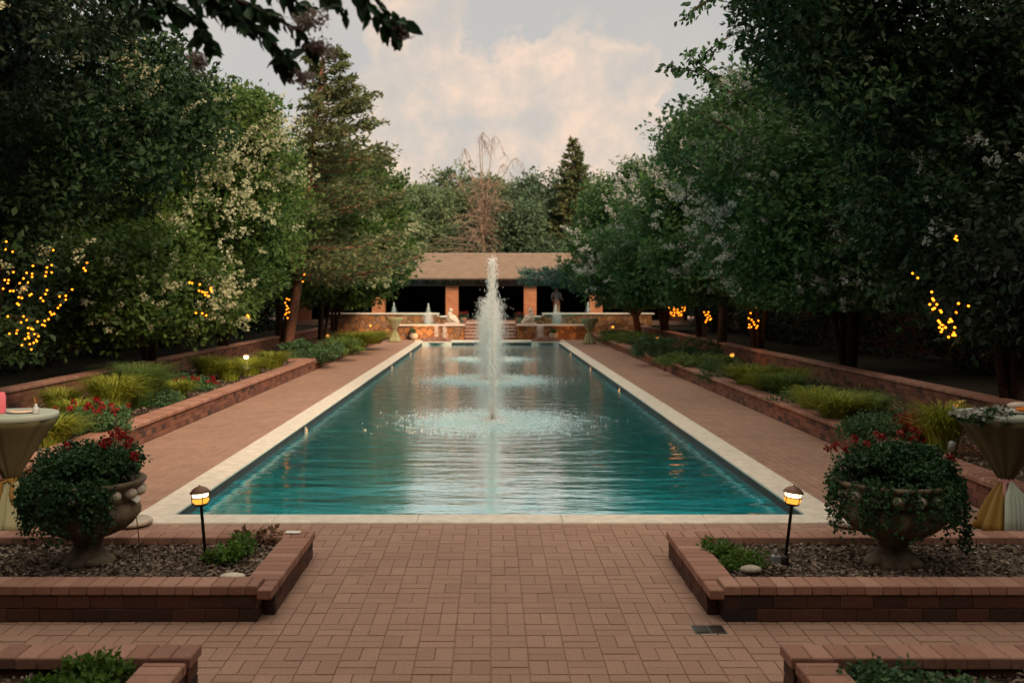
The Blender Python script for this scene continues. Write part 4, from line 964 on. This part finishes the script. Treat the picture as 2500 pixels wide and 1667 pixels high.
small_jet(1357,740,48.2,1.07,'small jet in the upper right basin, nearer the pillar',.45,420,512); small_jet(1436,740,48.2,1.07,'small jet farthest right in the upper basin',.55,300,513)
sheet(1046,46.95,.62,1.14,.24,'water spilling from the upper left wall cap',900,520); sheet(1360,46.95,.62,1.14,.28,'water spilling from the upper right wall cap',1100,521)
sheet(1066,44.32,.03,.66,.13,'thin water sheet falling from the left lower cap, outer of two',360,522); sheet(1086,44.32,.03,.66,.13,'thin water sheet falling from the left lower cap, inner of two',360,523)
sheet(1318,44.32,.03,.66,.22,'pale water sheet falling from the right lower cap into its basin',700,524)

# ------------------------------------------------------------------ person on the terrace
def person(x,y,z,hgt=1.68):
    rt=empty('person',(x,y,z),0,'person in a white shirt standing behind the upper right stone wall','person')
    def skin(name,verts,edges,rad,mat,root=0,sub=2):
        me=bpy.data.meshes.new(name); me.from_pydata(verts,edges,[]); o=bpy.data.objects.new(name,me); COL.objects.link(o); o.parent=rt
        s=o.modifiers.new('skin','SKIN'); s.use_smooth_shade=True
        for i,r in enumerate(rad): me.skin_vertices[0].data[i].radius=(r,r) if not hasattr(r,'__len__') else r
        for i in range(len(verts)): me.skin_vertices[0].data[i].use_root=(i==root)
        m_=o.modifiers.new('sub','SUBSURF'); m_.levels=sub; m_.render_levels=sub; me.materials.append(mat); return o
    V=[(0,0,.95),(0,0,1.12),(0,0,1.32),(0,0,1.43),(0,-.01,1.50),(0,-.02,1.60),(0,-.02,1.68),
       (.09,0,.90),(.10,-.01,.50),(.10,.0,.09),(.10,-.10,.03),(-.09,0,.90),(-.10,-.01,.50),(-.10,.0,.09),(-.10,-.10,.03),
       (.19,0,1.38),(.24,.0,1.12),(.30,-.16,1.04),(.34,-.24,1.05),(-.19,0,1.38),(-.24,.02,1.12),(-.2,-.14,1.0),(-.16,-.22,1.0)]
    E=[(0,1),(1,2),(2,3),(3,4),(4,5),(5,6),(0,7),(7,8),(8,9),(9,10),(0,11),(11,12),(12,13),(13,14),(3,15),(15,16),(16,17),(17,18),(3,19),(19,20),(20,21),(21,22)]
    R=[(.14,.10),(.12,.09),(.15,.10),(.09,.08),.05,.085,.07,.085,.06,.04,.035,.085,.06,.04,.035,.05,.04,.03,.025,.05,.04,.03,.025]
    skin('body',V,E,R,M['skin'])
    Vs=[(0,0,.93),(0,0,1.12),(0,0,1.32),(0,0,1.44),(.19,0,1.38),(.24,0,1.13),(.27,-.08,1.08),(-.19,0,1.38),(-.24,.02,1.13),(-.22,-.06,1.06)]
    skin('shirt',Vs,[(0,1),(1,2),(2,3),(3,4),(4,5),(5,6),(3,7),(7,8),(8,9)],[(.165,.12),(.14,.11),(.17,.12),(.09,.09),.07,.055,.05,.07,.055,.05],M['shirt'])
    Vt=[(0,0,.97),(.09,0,.88),(.10,-.01,.50),(.10,0,.08),(-.09,0,.88),(-.10,-.01,.50),(-.10,0,.08)]
    skin('trousers',Vt,[(0,1),(1,2),(2,3),(0,4),(4,5),(5,6)],[(.155,.115),.10,.075,.06,.10,.075,.06],M['trousers'])
    b=MB(); b.ball((0,.005,1.66),(.098,.105,.085),14,10); b.build('hair',M['hair'],rt)
    return rt
person(3.38,51.2,.70)

# ------------------------------------------------------------------ trees
def stems(seed,h,spread,n=4,r0=.07,lean=(0,0)):
    rnd=random.Random(seed); b=MB()
    for k in range(n):
        a=2*PI*k/n+rnd.uniform(-.4,.4); pts=[(math.cos(a)*.08,math.sin(a)*.08,-.1)]
        for i in range(1,6):
            u=i/5; pts.append((math.cos(a)*(.08+spread*u**1.3)+rnd.uniform(-.07,.07)+lean[0]*u,math.sin(a)*(.08+spread*u**1.3)+rnd.uniform(-.07,.07)+lean[1]*u,h*u))
        b.tube(pts,[r0*(1-.13*i) for i in range(6)],8)
        for j in (3,4):
            p=pts[j]
            for q_ in range(2):
                a2=a+rnd.uniform(-1.2,1.2); b.tube([p,(p[0]+math.cos(a2)*.5,p[1]+math.sin(a2)*.5,p[2]+.6),(p[0]+math.cos(a2)*.9,p[1]+math.sin(a2)*.9,p[2]+1.3)],[r0*.4,r0*.3,r0*.12],6)
    return b
def myrtle(x,y,z,label,blobs,nc,nl,ls,seed,mat,bm=None,nb=0,bias=(0,0,0),bs=.22,cr=(.28,.6),group='flowering trees lining the pool',petal=.035,per=26,name='crape_myrtle_tree',trunk='bark',sp=1.0,h=None,n=4,r0=.07,lump=.2,zmin=.75):
    rt=empty(name,(x,y,z),0,label,'tree',group); ls=ls*1.22; cr=(cr[0]*1.2,cr[1]*1.25)
    rb=[(b[0]-x,b[1]-y,b[2]-z,b[3],b[4],b[5]) for b in blobs]
    top=max(b[2]+b[5]*.5 for b in rb)
    foliage('crown',rb,nc,nl,ls,seed,M[mat],rt,cr=cr,lump=lump,zmin=zmin-z)
    if nb: panicles('blossoms',rb,nb,bs,seed+1,M[bm],rt,bias,per,lump,petal,zmin=zmin-z)
    stems(seed+2,h or top,sp,n,r0,lean=(rb[0][0]*.6,rb[0][1]*.6)).build('trunk',M[trunk],rt); return rt
bl=(.6,-.5,.25)
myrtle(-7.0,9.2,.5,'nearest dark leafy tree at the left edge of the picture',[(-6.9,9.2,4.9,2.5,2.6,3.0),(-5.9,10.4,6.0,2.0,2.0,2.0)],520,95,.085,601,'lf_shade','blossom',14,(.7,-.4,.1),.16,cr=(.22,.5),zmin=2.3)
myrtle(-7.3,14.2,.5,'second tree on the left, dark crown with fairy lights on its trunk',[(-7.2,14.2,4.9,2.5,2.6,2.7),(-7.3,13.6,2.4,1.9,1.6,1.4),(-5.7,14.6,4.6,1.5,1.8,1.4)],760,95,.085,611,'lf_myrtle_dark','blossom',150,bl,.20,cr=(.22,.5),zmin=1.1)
myrtle(-7.3,21.3,.5,'big cream-flowering tree on the left with its crown low over the bed',[(-6.8,21.5,4.5,2.5,2.8,2.3),(-5.6,21.2,5.2,1.2,1.6,1.2),(-6.0,20.6,3.2,1.9,1.8,1.5),(-6.9,18.6,2.2,1.5,1.5,1.25),(-5.9,19.4,1.9,.9,.9,.9)],1050,85,.095,621,'lf_myrtle','blossom',430,bl,.28,cr=(.25,.55),petal=.050,per=24,zmin=.9)
myrtle(-7.4,27.5,.5,'green tree behind the big cream-flowering one on the left',[(-7.2,27.5,4.4,2.3,2.6,2.5),(-7.5,25.3,2.4,1.4,1.5,1.4)],560,70,.12,631,'lf_myrtle','blossom',220,bl,.28,cr=(.3,.6),petal=.05,zmin=1.1)
myrtle(-7.2,34.0,.5,'bright green tree behind the cedar on the left',[(-6.6,34,4.5,2.5,2.7,2.6)],420,70,.13,641,'lf_myrtle','blossom',60,bl,.3,cr=(.3,.65),petal=.06,zmin=1.2)
myrtle(-6.6,38.8,.25,'rounded yellow-green tree farthest down the left side of the pool',[(-5.9,38.5,4.7,2.8,2.8,3.0),(-5.0,37.8,3.2,1.9,1.8,1.6)],620,75,.14,651,'lf_myrtle','blossom',300,bl,.32,cr=(.3,.65),petal=.065,zmin=1.45)
myrtle(-7.0,44.5,.5,'small green tree beside the left end of the pavilion',[(-6.6,44.8,3.8,2.2,2.2,2.4)],260,60,.15,661,'lf_myrtle_dark',cr=(.3,.65),zmin=1.4)
br=(-.6,-.55,.2)
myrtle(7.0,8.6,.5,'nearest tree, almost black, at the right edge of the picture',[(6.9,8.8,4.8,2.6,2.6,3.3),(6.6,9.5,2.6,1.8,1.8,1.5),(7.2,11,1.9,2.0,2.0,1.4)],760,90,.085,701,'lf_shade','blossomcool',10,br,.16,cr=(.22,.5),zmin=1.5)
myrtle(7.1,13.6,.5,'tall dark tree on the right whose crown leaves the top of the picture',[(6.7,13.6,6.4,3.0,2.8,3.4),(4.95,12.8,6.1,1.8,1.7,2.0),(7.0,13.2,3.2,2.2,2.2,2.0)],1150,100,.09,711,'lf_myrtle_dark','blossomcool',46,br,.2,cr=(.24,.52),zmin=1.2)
myrtle(7.2,20.0,.5,'white-flowering dark green tree, third on the right',[(7.0,20,4.3,3.0,2.8,3.0),(6.6,19.0,2.4,2.0,1.9,1.5)],900,85,.10,721,'lf_right','blossomcool',240,br,.28,cr=(.25,.55),petal=.05,zmin=1.7)
myrtle(7.1,26.5,.5,'white-flowering tree, fourth on the right, with fairy lights at its trunk',[(6.8,26.5,4.2,3.0,2.8,2.9),(6.9,25.8,3.0,1.7,1.8,1.2)],720,80,.12,731,'lf_right','blossomcool',220,br,.30,cr=(.28,.6),petal=.05,zmin=1.7)
myrtle(7.0,33.0,.5,'white-flowering tree, fifth on the right, over the dark trunk',[(6.5,33,4.1,3.0,2.8,3.1),(5.8,32.5,2.7,1.8,1.8,1.2)],560,75,.13,741,'lf_right','blossomcool',170,br,.3,cr=(.3,.65),petal=.06,zmin=1.7)
myrtle(6.9,39.3,.5,'farthest flowering tree on the right, light green at its top',[(6.3,39.5,4.0,2.9,2.8,3.1),(5.2,38.8,2.9,1.7,1.7,1.4)],520,75,.14,751,'lf_right','blossomcool',170,br,.32,cr=(.3,.65),petal=.065,zmin=1.5)
# dark trunk standing in the right bed and one on the left
for (x,y,lab) in ((6.75,29.5,'dark bare lower trunk standing in the right flower bed'),):
    myrtle(x,y,.24,lab,[(7.0,30,4.6,2.0,2.0,1.8)],160,60,.12,771,'lf_right',cr=(.3,.6),name='slender_tree',n=1,sp=.15,r0=.16,zmin=2.4)
# background woods beyond the beds
for i,(x,y,h) in enumerate(((-13.5,12,9.5),(-13,21,9),(-13.5,30,9),(-12.5,40,8),(-12,50,7.5),(13.5,12,9.5),(13,21,9),(13.5,30,9),(12.5,40,8),(11.5,49,7))):
    side='left' if x<0 else 'right'; k=('nearest','second','third','fourth','fifth')[i%5]
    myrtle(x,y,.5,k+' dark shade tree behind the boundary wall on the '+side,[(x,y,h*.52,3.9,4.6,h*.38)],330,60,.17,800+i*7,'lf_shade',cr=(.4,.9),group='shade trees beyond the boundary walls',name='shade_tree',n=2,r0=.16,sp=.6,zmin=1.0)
# dark hedge added to deepen the shade under the trees
for s,side in ((-1,'left'),(1,'right')):
    rt=empty('hedge',(s*9.6,25,.5),0,'dark hedge added to deepen the shade under the '+side+' trees','hedge')
    foliage('leaves',[(0,yy,.7,.7,2.6,.9) for yy in range(-18,22,4)],420,34,.13,880+s,M['lf_shade'],rt,cr=(.25,.5))
# unseen trees added behind the camera to shade the foreground
for i,(x,y,h) in enumerate(((-8.5,.5,7.5),(8.5,.5,7.5))):
    myrtle(x,y,.0,('unseen tree added behind the viewpoint for shade, %s'%('left','right')[i]),[(x,y,h*.58,3.4,3.2,h*.42)],280,60,.18,900+i*5,'lf_shade',cr=(.4,.85),group='unseen trees added to shade the foreground',name='shade_tree',n=2,r0=.14,sp=.5,zmin=1.2)

hs=empty('shading_house',(0,-2.2,0),0,'unseen brick house added behind the viewpoint to block the sun','house')  # unseen house added to keep the low sun off the foreground
b=MB(); b.box(-11,11,-8,-2.2,0,7.3); b.build('wall',M['boundarybrick'],hs).matrix_parent_inverse=Matrix.Translation((0,2.2,0))
b=MB(); b.add([(-11.5,-8.5,7.3),(11.5,-8.5,7.3),(11.5,-1.6,7.3),(-11.5,-1.6,7.3),(-9,-5.1,9.0),(9,-5.1,9.0)],[(0,1,5,4),(2,3,4,5),(1,2,5),(3,0,4),(3,2,1,0)]); b.build('roof',M['roof'],hs).matrix_parent_inverse=Matrix.Translation((0,2.2,0))
for X in (-8,-4.5,4.5,8):
    for Z in (1.0,4.0):
        b=MB(); b.box(X-.6,X+.6,-2.2,-2.14,Z,Z+1.5,.01); o=b.build('window',M['darkwood'],hs); o.matrix_parent_inverse=Matrix.Translation((0,2.2,0))
b=MB(); b.box(-1,1,-2.2,-2.12,0,2.4,.01); b.build('door',M['darkwood'],hs).matrix_parent_inverse=Matrix.Translation((0,2.2,0))
# overhanging near branches; crowns out of view spread wide to shade the foreground
def branch_tree(x,y,label,crown,paths,seed,mat,ls,trunkpts,extra=None,blooms=(),tr=.009):
    rt=empty('overhanging_tree',(x,y,0),0,label,'tree','trees arching over the foreground')
    b=MB(); b.tube([(p[0]-x,p[1]-y,p[2]) for p in trunkpts],[.16-.02*i for i in range(len(trunkpts))],10); b.build('trunk',M['bark'],rt)
    foliage('crown',[(c[0]-x,c[1]-y,*c[2:]) for c in crown],430,70,ls*1.5,seed,M['lf_shade'],rt,cr=(.25,.55))
    rng=np.random.default_rng(seed); tw=MB(); C=[];A=[];Nn=[]
    for (pts,nl,sz) in paths:
        P=[np.array(world_at(*p)) - np.array([x,y,0]) for p in pts]
        tw.tube([tuple(p) for p in P],[tr]+[tr*.7]*(len(P)-2)+[tr*.3],6)
        seg=np.array(P)
        for k in range(nl):
            u=rng.random()*(len(P)-1); i=min(int(u),len(P)-2); f=u-i; c=seg[i]*(1-f)+seg[i+1]*f
            dr=seg[i+1]-seg[i]; dr=dr/np.linalg.norm(dr)
            C.append(c+rng.normal(0,.008 if x<0 else .03,3)); A.append(dr*.5+rng.normal(0,.6,3)+np.array([0,0,-.55])); Nn.append(rng.normal(0,.6,3)+np.array([0,-.9,.5]))
    C=np.array(C);A=np.array(A);Nn=np.array(Nn)
    V,Q=round_leaves(C,A,Nn,ls*rng.uniform(.55,1.35,len(C)),.25)
    np_object('branch_leaves',V,Q,M[mat],rt,np.repeat(rng.random(len(C)),18)); tw.build('twigs',M['bark'],rt)
    for (px,py,d,sx,sz) in blooms:
        p=world_at(px,py,d); rg=np.random.default_rng(int(px)); n=150
        Cc=np.array(p)-np.array([x,y,0])+rg.normal(size=(n,3))*np.array([sx,sx,sz])*.5
        V,Q=leaf_quads(Cc,rg.normal(size=(n,3)),rg.normal(size=(n,3)),.014*rg.uniform(.6,1.5,n),.42); np_object('flower_head',V,Q,M['seedhead'],rt,np.repeat(rg.random(n),4))
    return rt
lp=[([(300,-50,3.6),(400,0,3.6),(470,40,3.6),(520,110,3.6)],90,.07),([(250,-40,3.7),(330,20,3.7),(400,60,3.7)],60,.07),([(380,-60,3.4),(480,-10,3.5),(600,40,3.6),(690,130,3.6),(700,150,3.6)],90,.07),([(500,-30,3.5),(620,20,3.5),(720,70,3.5),(760,120,3.5)],60,.07),
    ([(820,-60,3.3),(880,0,3.35),(930,40,3.4),(965,95,3.4)],51,.07),([(760,-60,3.4),(800,-10,3.4),(850,35,3.4)],36,.07),([(430,-60,3.5),(540,20,3.5),(640,90,3.5)],69,.07),([(880,-60,3.4),(925,10,3.4),(980,60,3.4)],27,.07),([(560,-50,3.6),(700,-10,3.6),(760,30,3.6)],36,.07)]
branch_tree(-3.4,1.6,'tree whose large dark leaves hang into the top left of the picture',[(-3.4,.6,5.0,2.0,1.8,.9),(-1.0,-.2,5.3,1.8,1.6,.8),(-2.6,2.3,4.95,2.0,1.2,.7),(-5.3,4.8,5.0,1.9,2.0,1.0)],lp,950,'lf_dark',.062,[(-3.4,1.6,0),(-3.3,1.6,1.5),(-3.5,1.5,3),(-3.0,1.9,4.2),(-2.0,2.6,4.6)],
    blooms=[(770,45,3.5,.05,.03),(740,60,3.5,.04,.025),(790,120,3.5,.05,.03),(770,115,3.5,.03,.02),(488,155,3.5,.025,.035),(740,190,3.6,.035,.025),(980,78,3.4,.025,.02)])
rp=[([(1760,-20,7.2),(1700,20,7.2),(1670,45,7.2)],70,.05),([(1780,90,7.2),(1720,130,7.2),(1700,160,7.2)],60,.05),([(1790,230,7.2),(1730,190,7.2),(1680,170,7.2),(1622,165,7.2)],110,.05),([(1760,200,7.2),(1700,150,7.2),(1675,125,7.2)],60,.05),([(1790,320,7.2),(1740,290,7.2),(1700,270,7.2)],50,.05)]
branch_tree(3.6,1.8,'tree whose leafy twigs reach into the sky at the top right',[(3.4,.6,5.0,2.0,1.8,.9),(1.0,-.2,5.3,1.8,1.6,.8),(2.6,2.3,4.95,2.0,1.2,.7),(5.3,5.2,4.9,1.9,2.0,1.0),(5.2,8.2,5.2,1.6,1.5,1.5)],rp,960,'lf_dark',.05,[(3.6,1.8,0),(3.6,1.9,1.6),(3.9,2.2,3),(4.3,3.0,4.1)],tr=.007)

# conifer on the left with a leaning reddish trunk
def conifer(name,x,y,z,top,rb,label,mat,seed,nbr,ls,trunkmat='bark',start=.12,dens=60,pw=.9,droop=-.15,r0=.2,skip=None,group=None):
    rt=empty(name,(x,y,z),0,label,'tree',group); rng=np.random.default_rng(seed)
    T=np.array(top)-np.array([x,y,z]); b=MB()
    tp=[tuple(T*u+np.array([.08*math.sin(u*5),0,0])) for u in np.linspace(0,1,9)]; tp[0]=(0,0,-.2)
    b.tube(tp,[r0*(1-.9*u)+.01 for u in np.linspace(0,1,9)],9)
    C=[];A=[];Nn=[]
    for k in range(nbr):
        u=start+(1-start)*(k+rng.random())/nbr; a=rng.uniform(0,2*PI); Lb=rb*(1-u)**pw*rng.uniform(.65,1.15)+.15
        if skip and skip(u,a): Lb*=.35
        p0=T*u; d=np.array([math.cos(a),math.sin(a),0]); pts=[]
        for v in np.linspace(0,1,6): pts.append(p0+d*Lb*v+np.array([0,0,droop*Lb*v+ .28*Lb*v*v]))
        b.tube([tuple(p) for p in pts],[.03*(1-.8*v)*(Lb/2+.3) for v in np.linspace(0,1,6)],5)
        m_=int(dens*Lb/1.2)+14; v=rng.random(m_)**.7*.95+.08
        seg=np.array(pts); i=np.minimum((v*5).astype(int),4); f=np.clip(v*5-i,0,1)[:,None]; c=seg[i]*(1-f)+seg[i+1]*f
        wd=.22*Lb*(1-v*.55)+.05; c=c+rng.normal(size=(m_,3))*np.stack([wd*.5,wd*.5,wd*.22],1)
        C.append(c); A.append(np.tile(d,(m_,1))+rng.normal(0,.55,(m_,3))); Nn.append(rng.normal(0,.5,(m_,3))+np.array([0,0,1.]))
    C=np.concatenate(C);A=np.concatenate(A);Nn=np.concatenate(Nn); V,Q=leaf_quads(C,A,Nn,ls*rng.uniform(.6,1.4,len(C)),.22,.05)
    np_object('foliage',V,Q,M[mat],rt,np.repeat(rng.random(len(C)),4)); b.build('trunk',M[trunkmat],rt); return rt
conifer('cedar_tree',-6.15,30,.24,(-4.95,30,9.4),4.0,'tall cedar with a leaning reddish trunk on the left of the pool','lf_conifer',1001,170,.17,'barkred',.24,105,.62,r0=.15,skip=lambda u,a:(math.cos(a)<.1 and .3<u<.95))
# juniper reaching in front of the pavilion on the right
rt=empty('juniper_tree',(6.4,42.6,.3),0,'spreading blue-green juniper covering the right end of the pavilion','tree')
jb_=[(x-6.4,y-42.6,z-.3,a,b_,c) for x,y,z,a,b_,c in ((6.6,42.8,2.7,2.0,1.6,1.15),(5.1,42.4,2.75,1.5,1.2,.75),(3.6,42.4,2.75,1.3,1.0,.55),(2.25,42.4,2.75,1.0,.8,.45),(5.6,41.8,2.0,1.2,1.0,.7),(8.4,42.5,2.2,1.6,1.5,1.0))]
foliage('crown',jb_,560,70,.12,1011,M['lf_juniper'],rt,cr=(.16,.36),wid=.2,needle=True)
b=MB(); b.tube([(0,0,-.3),(-.2,0,.8),(-.9,0,1.7),(-2.2,-.1,2.3),(-3.8,-.1,2.45)],[.16,.14,.10,.06,.025],9); b.tube([(-.2,0,.8),(.5,0,1.6),(1.4,0,2.1)],[.12,.08,.04],8); b.build('trunk',M['barkred'],rt)

# far trees behind the pavilion
def far_tree(px,pyt,d,half,label,mat,seed,nc=300,nl=55,ls=.22,zc=None,blobs=None):
    x,y,zt=world_at(px,pyt,d); r=half*d/F; zc=zc or (zt-r*.9)
    bb=blobs or [(x,y,zc,r,r*.9,zt-zc),(x-r*.4,y,zc-r*.6,r*.9,r*.8,r),(x+r*.4,y,zc-r*.6,r*.9,r*.8,r)]
    return myrtle(x,y,0,label,bb,nc,nl,ls,seed,mat,cr=(.35,.8),group='trees beyond the pavilion',name='broadleaf_tree',n=2,r0=.2,sp=.6,lump=.3,zmin=1.5)
far_tree(1022,455,66,90,'pale green tree beyond the left end of the pavilion roof','lf_far',1101)
far_tree(1110,392,72,105,'tall green tree rising behind the dead twiggy tree','lf_far',1111,360)
far_tree(1205,430,70,80,'green tree between the dead tree and the dark green one','lf_far',1121)
far_tree(1345,405,66,105,'rounded dark green tree in the centre beyond the pavilion','lf_fardark',1131,420)
far_tree(1235,490,60,95,'lower dark green tree right behind the pavilion roof, centre','lf_fardark',1141,380)
far_tree(1470,425,70,95,'green tree right of the pointed spruce','lf_far',1151,300)
far_tree(960,520,60,60,'small green tree at the left end beyond the roof','lf_far',1161,200)
far_tree(880,560,58,90,'dark green tree beyond the left end of the pavilion','lf_fardark',1171,240)
far_tree(1560,500,60,90,'dark green tree beyond the right end of the pavilion','lf_fardark',1181,260)
x,y,z=world_at(1401,342,64)
conifer('spruce_tree',x,y,0,(x,y,z),3.6,'dark pointed spruce rising above the far trees','lf_conifer',1201,190,.26,'bark',.15,60,.95,droop=-.25)
# wood on the horizon
rt=foliage('distant_wood',[(xx,95+8*math.sin(xx),3.5,9,6,4.5) for xx in range(-90,100,12)],900,50,.5,1301,M['lf_fardark'],None,cr=(.9,2.0)); tag(rt,kind='stuff')
# dead tree: bare twigs
x,y,zt=world_at(1180,318,58)
rt=empty('dead_tree',(x,y,0),0,'dead brown tree with bare curving twigs behind the pavilion roof','tree')
rnd=random.Random(33); b=MB(); b.tube([(0,0,0),(.1,0,4),(-.2,0,7),(-.1,0,8.6)],[.18,.12,.05,.02],8); tw=MB()
for (px,py) in ((1168,335),(1176,322),(1205,332),(1130,362),(1258,385),(1100,420),(1225,400)):
    X,Y,Z=world_at(px,py,58); X-=x; zz=rnd.uniform(4.5,7)
    pts=[(0,0,zz),(X*.5,rnd.uniform(-.3,.3),zz+(Z-zz)*.6),(X*.9,0,Z-.15),(X+.1,0,Z),(X+.45*(1 if X>0 else .8),0,Z-.35),(X+.6,0,Z-1.0)]
    tw.tube(pts,[.035,.026,.018,.013,.009,.005],5)
    for q_ in range(16):
        k=rnd.randint(1,4); u=rnd.random(); p=[pts[k][i]*(1-u)+pts[k+1][i]*u for i in range(3)]
        tw.tube([p,(p[0]+rnd.uniform(-.3,.3),p[1]+rnd.uniform(-.3,.3),p[2]-rnd.uniform(.1,.4)),(p[0]+rnd.uniform(-.5,.5),p[1],p[2]-rnd.uniform(.3,.9))],[.012,.009,.005],3)
for k in range(120):
    zz=rnd.uniform(2.5,8.6); a=rnd.uniform(0,2*PI); Lb=rnd.uniform(1.8,4.8)*(1.15-zz/10)
    if math.cos(a)>.3 and zz<6.5: Lb*=.45
    if math.cos(a)<0 and zz<5.5: Lb*=1.35
    dx,dy=math.cos(a),math.sin(a); p1=(dx*Lb*.5,dy*Lb*.5,zz+.15); p2=(dx*Lb,dy*Lb,zz+rnd.uniform(-.5,.3))
    tw.tube([(0,0,zz),p1,p2],[.022,.016,.006],4)
    for q_ in range(9):
        u=rnd.random(); p=(dx*Lb*u,dy*Lb*u,zz+.1); tw.tube([p,(p[0]+rnd.uniform(-.6,.6),p[1]+rnd.uniform(-.6,.6),p[2]+rnd.uniform(-.7,.5))],[.012,.005],3)
b.build('trunk',M['twig'],rt); tw.build('twigs',M['twig'],rt)

# ------------------------------------------------------------------ fairy lights
def fairy(label,d,pts,r,seed,dj=.25):
    rnd=random.Random(seed); P=[world_at(px,py,d+rnd.uniform(-dj,dj)) for px,py in pts]
    c=P[0]; rt=empty('string_lights',c,0,label,'string lights','strings of amber fairy lights')
    loc=[(p[0]-c[0],p[1]-c[1],p[2]-c[2]) for p in P]
    b=MB(); 
    if len(loc)>1: b.tube([(l[0],l[1]+.01,l[2]+r*1.2) for l in loc],.004,4); b.build('wire',M['metal'],rt)
    mb=MB(); r=r*.72; mb.ball((0,0,0),(r,r,r*.9),8,6); o=mb.build('bulb',M['bulb'],rt); o.location=loc[0]
    for l in loc[1:]:
        c2=o.copy(); COL.objects.link(c2); c2.parent=rt; c2.location=l
def zz5(l): return [(x/2.613,500+y/2.613) for x,y in l]
def zz6(l): return [(1400+x/2.138,500+y/2.138) for x,y in l]
A=[(40,235),(35,285),(80,300),(340,290),(210,390),(300,400),(330,385),(330,432),(295,430),(290,455),(170,435),(205,440),(205,460),(150,470),(85,430),(30,480),(55,480),(50,500),(20,535),(65,550),(85,550),(125,500),(155,535),(180,495),(200,570),(190,578),(120,590),(140,595),(110,630),(120,638),(300,545),(290,570),(260,595),(275,612),(380,585),(420,580),(420,605),(385,640),(370,658),(460,540),(320,685),(345,695),(330,700),(310,730),(285,740),(270,765),(285,770),(150,712),(170,735),(135,750),(50,712),(240,745),(60,822),(110,800),(105,820),(180,785),(200,790),(210,795),(180,820),(220,825),(245,838),(160,855),(185,850),(230,860),(215,880),(190,888),(140,895),(200,922),(235,870),(180,840)]
fairy('amber fairy lights on the trunk and limbs of the second left tree',12.5,zz5(A),.019,1,.4)
fairy('pair of amber fairy lights high in the second left tree',11,zz5([(535,405),(555,370),(545,420)]),.018,2)
fairy('amber fairy lights showing through the big cream-flowering tree',17.2,zz5([(1275,508),(1225,500),(1345,540),(1350,552),(1320,560),(1310,575),(1330,582),(1290,555),(1270,548),(1305,560),(1345,530),(1210,495)]),.026,3)
fairy('three amber fairy lights low in the big cream-flowering tree',17.2,zz5([(1315,705),(1290,692),(1250,690)]),.026,4)
fairy('two amber fairy lights right of the low crown, over the dark bed',19,zz5([(1580,705),(1585,715)]),.03,5)
fairy('amber fairy lights running down beside the leaning cedar trunk',27,zz5([(1830,600),(1845,605),(1820,625),(1830,645),(1838,660),(1828,668),(1845,685),(1828,690),(1820,700),(1835,722)]),.030,6)
fairy('two amber fairy lights up beside the cedar trunk',27,zz5([(1942,445),(1932,490)]),.028,7)
rnd=random.Random(5); D=[]
while len(D)<52:
    a,b_=rnd.uniform(-1,1),rnd.uniform(-1,1)
    if a*a+b_*b_<1: D.append((540+a*43,538+b_*48))
fairy('dense round ball of amber fairy lights beside the right trees',36.0,zz6(D),.030,8)
fairy('amber fairy lights under the fifth tree on the right',29.5,zz6([(630,442),(640,450),(655,462),(672,458),(682,465),(675,478),(660,478),(712,468),(738,472),(682,560),(690,575),(700,572),(712,580),(700,590),(695,602),(712,600),(690,612),(705,560),(718,595)]),.032,9)
fairy('amber fairy lights down the trunk of the fourth right tree',23,zz6([(958,535),(925,565),(915,592),(965,605),(930,600),(940,612),(918,625),(945,625),(960,632),(915,640),(955,642),(928,638),(930,530)]),.027,10)
fairy('amber fairy lights on the limbs of the tall dark right tree',10.6,zz6([(1875,490),(1880,498),(1860,520),(1897,520),(1875,545),(1915,550),(1920,560),(1885,540),(1870,455),(1998,562),(2010,515),(2062,528),(1968,598),(1960,612),(1975,608),(1905,605),(1912,615),(1920,625),(1930,630),(1910,640),(1925,648),(1942,640),(1920,662),(1990,640),(1985,668),(1992,680),(1980,680),(1958,690)]),.020,11)
fairy('two amber fairy lights high in the dark right tree, left pair',10.4,zz6([(1770,358),(1797,382)]),.018,12)
fairy('two amber fairy lights highest in the dark right tree',10.4,zz6([(1998,165),(2002,185),(1992,178)]),.018,13)
# warm light the strings throw on what is near them
for (px,py,d,e) in ((75,800,12.3,7),(1650,752,37.5,8),(2305,800,13.6,3),(1840,785,25.6,3)):
    lamp_light('fairy_glow',world_at(px,py,d),e,(1,.38,.08),.25)

scene.cycles.use_denoising=True
scene.cycles.max_bounces=6; scene.cycles.diffuse_bounces=3; scene.cycles.glossy_bounces=3; scene.cycles.transparent_max_bounces=24; scene.cycles.transmission_bounces=3
scene.cycles.caustics_reflective=False; scene.cycles.caustics_refractive=False
scene.cycles.sample_clamp_indirect=4.0
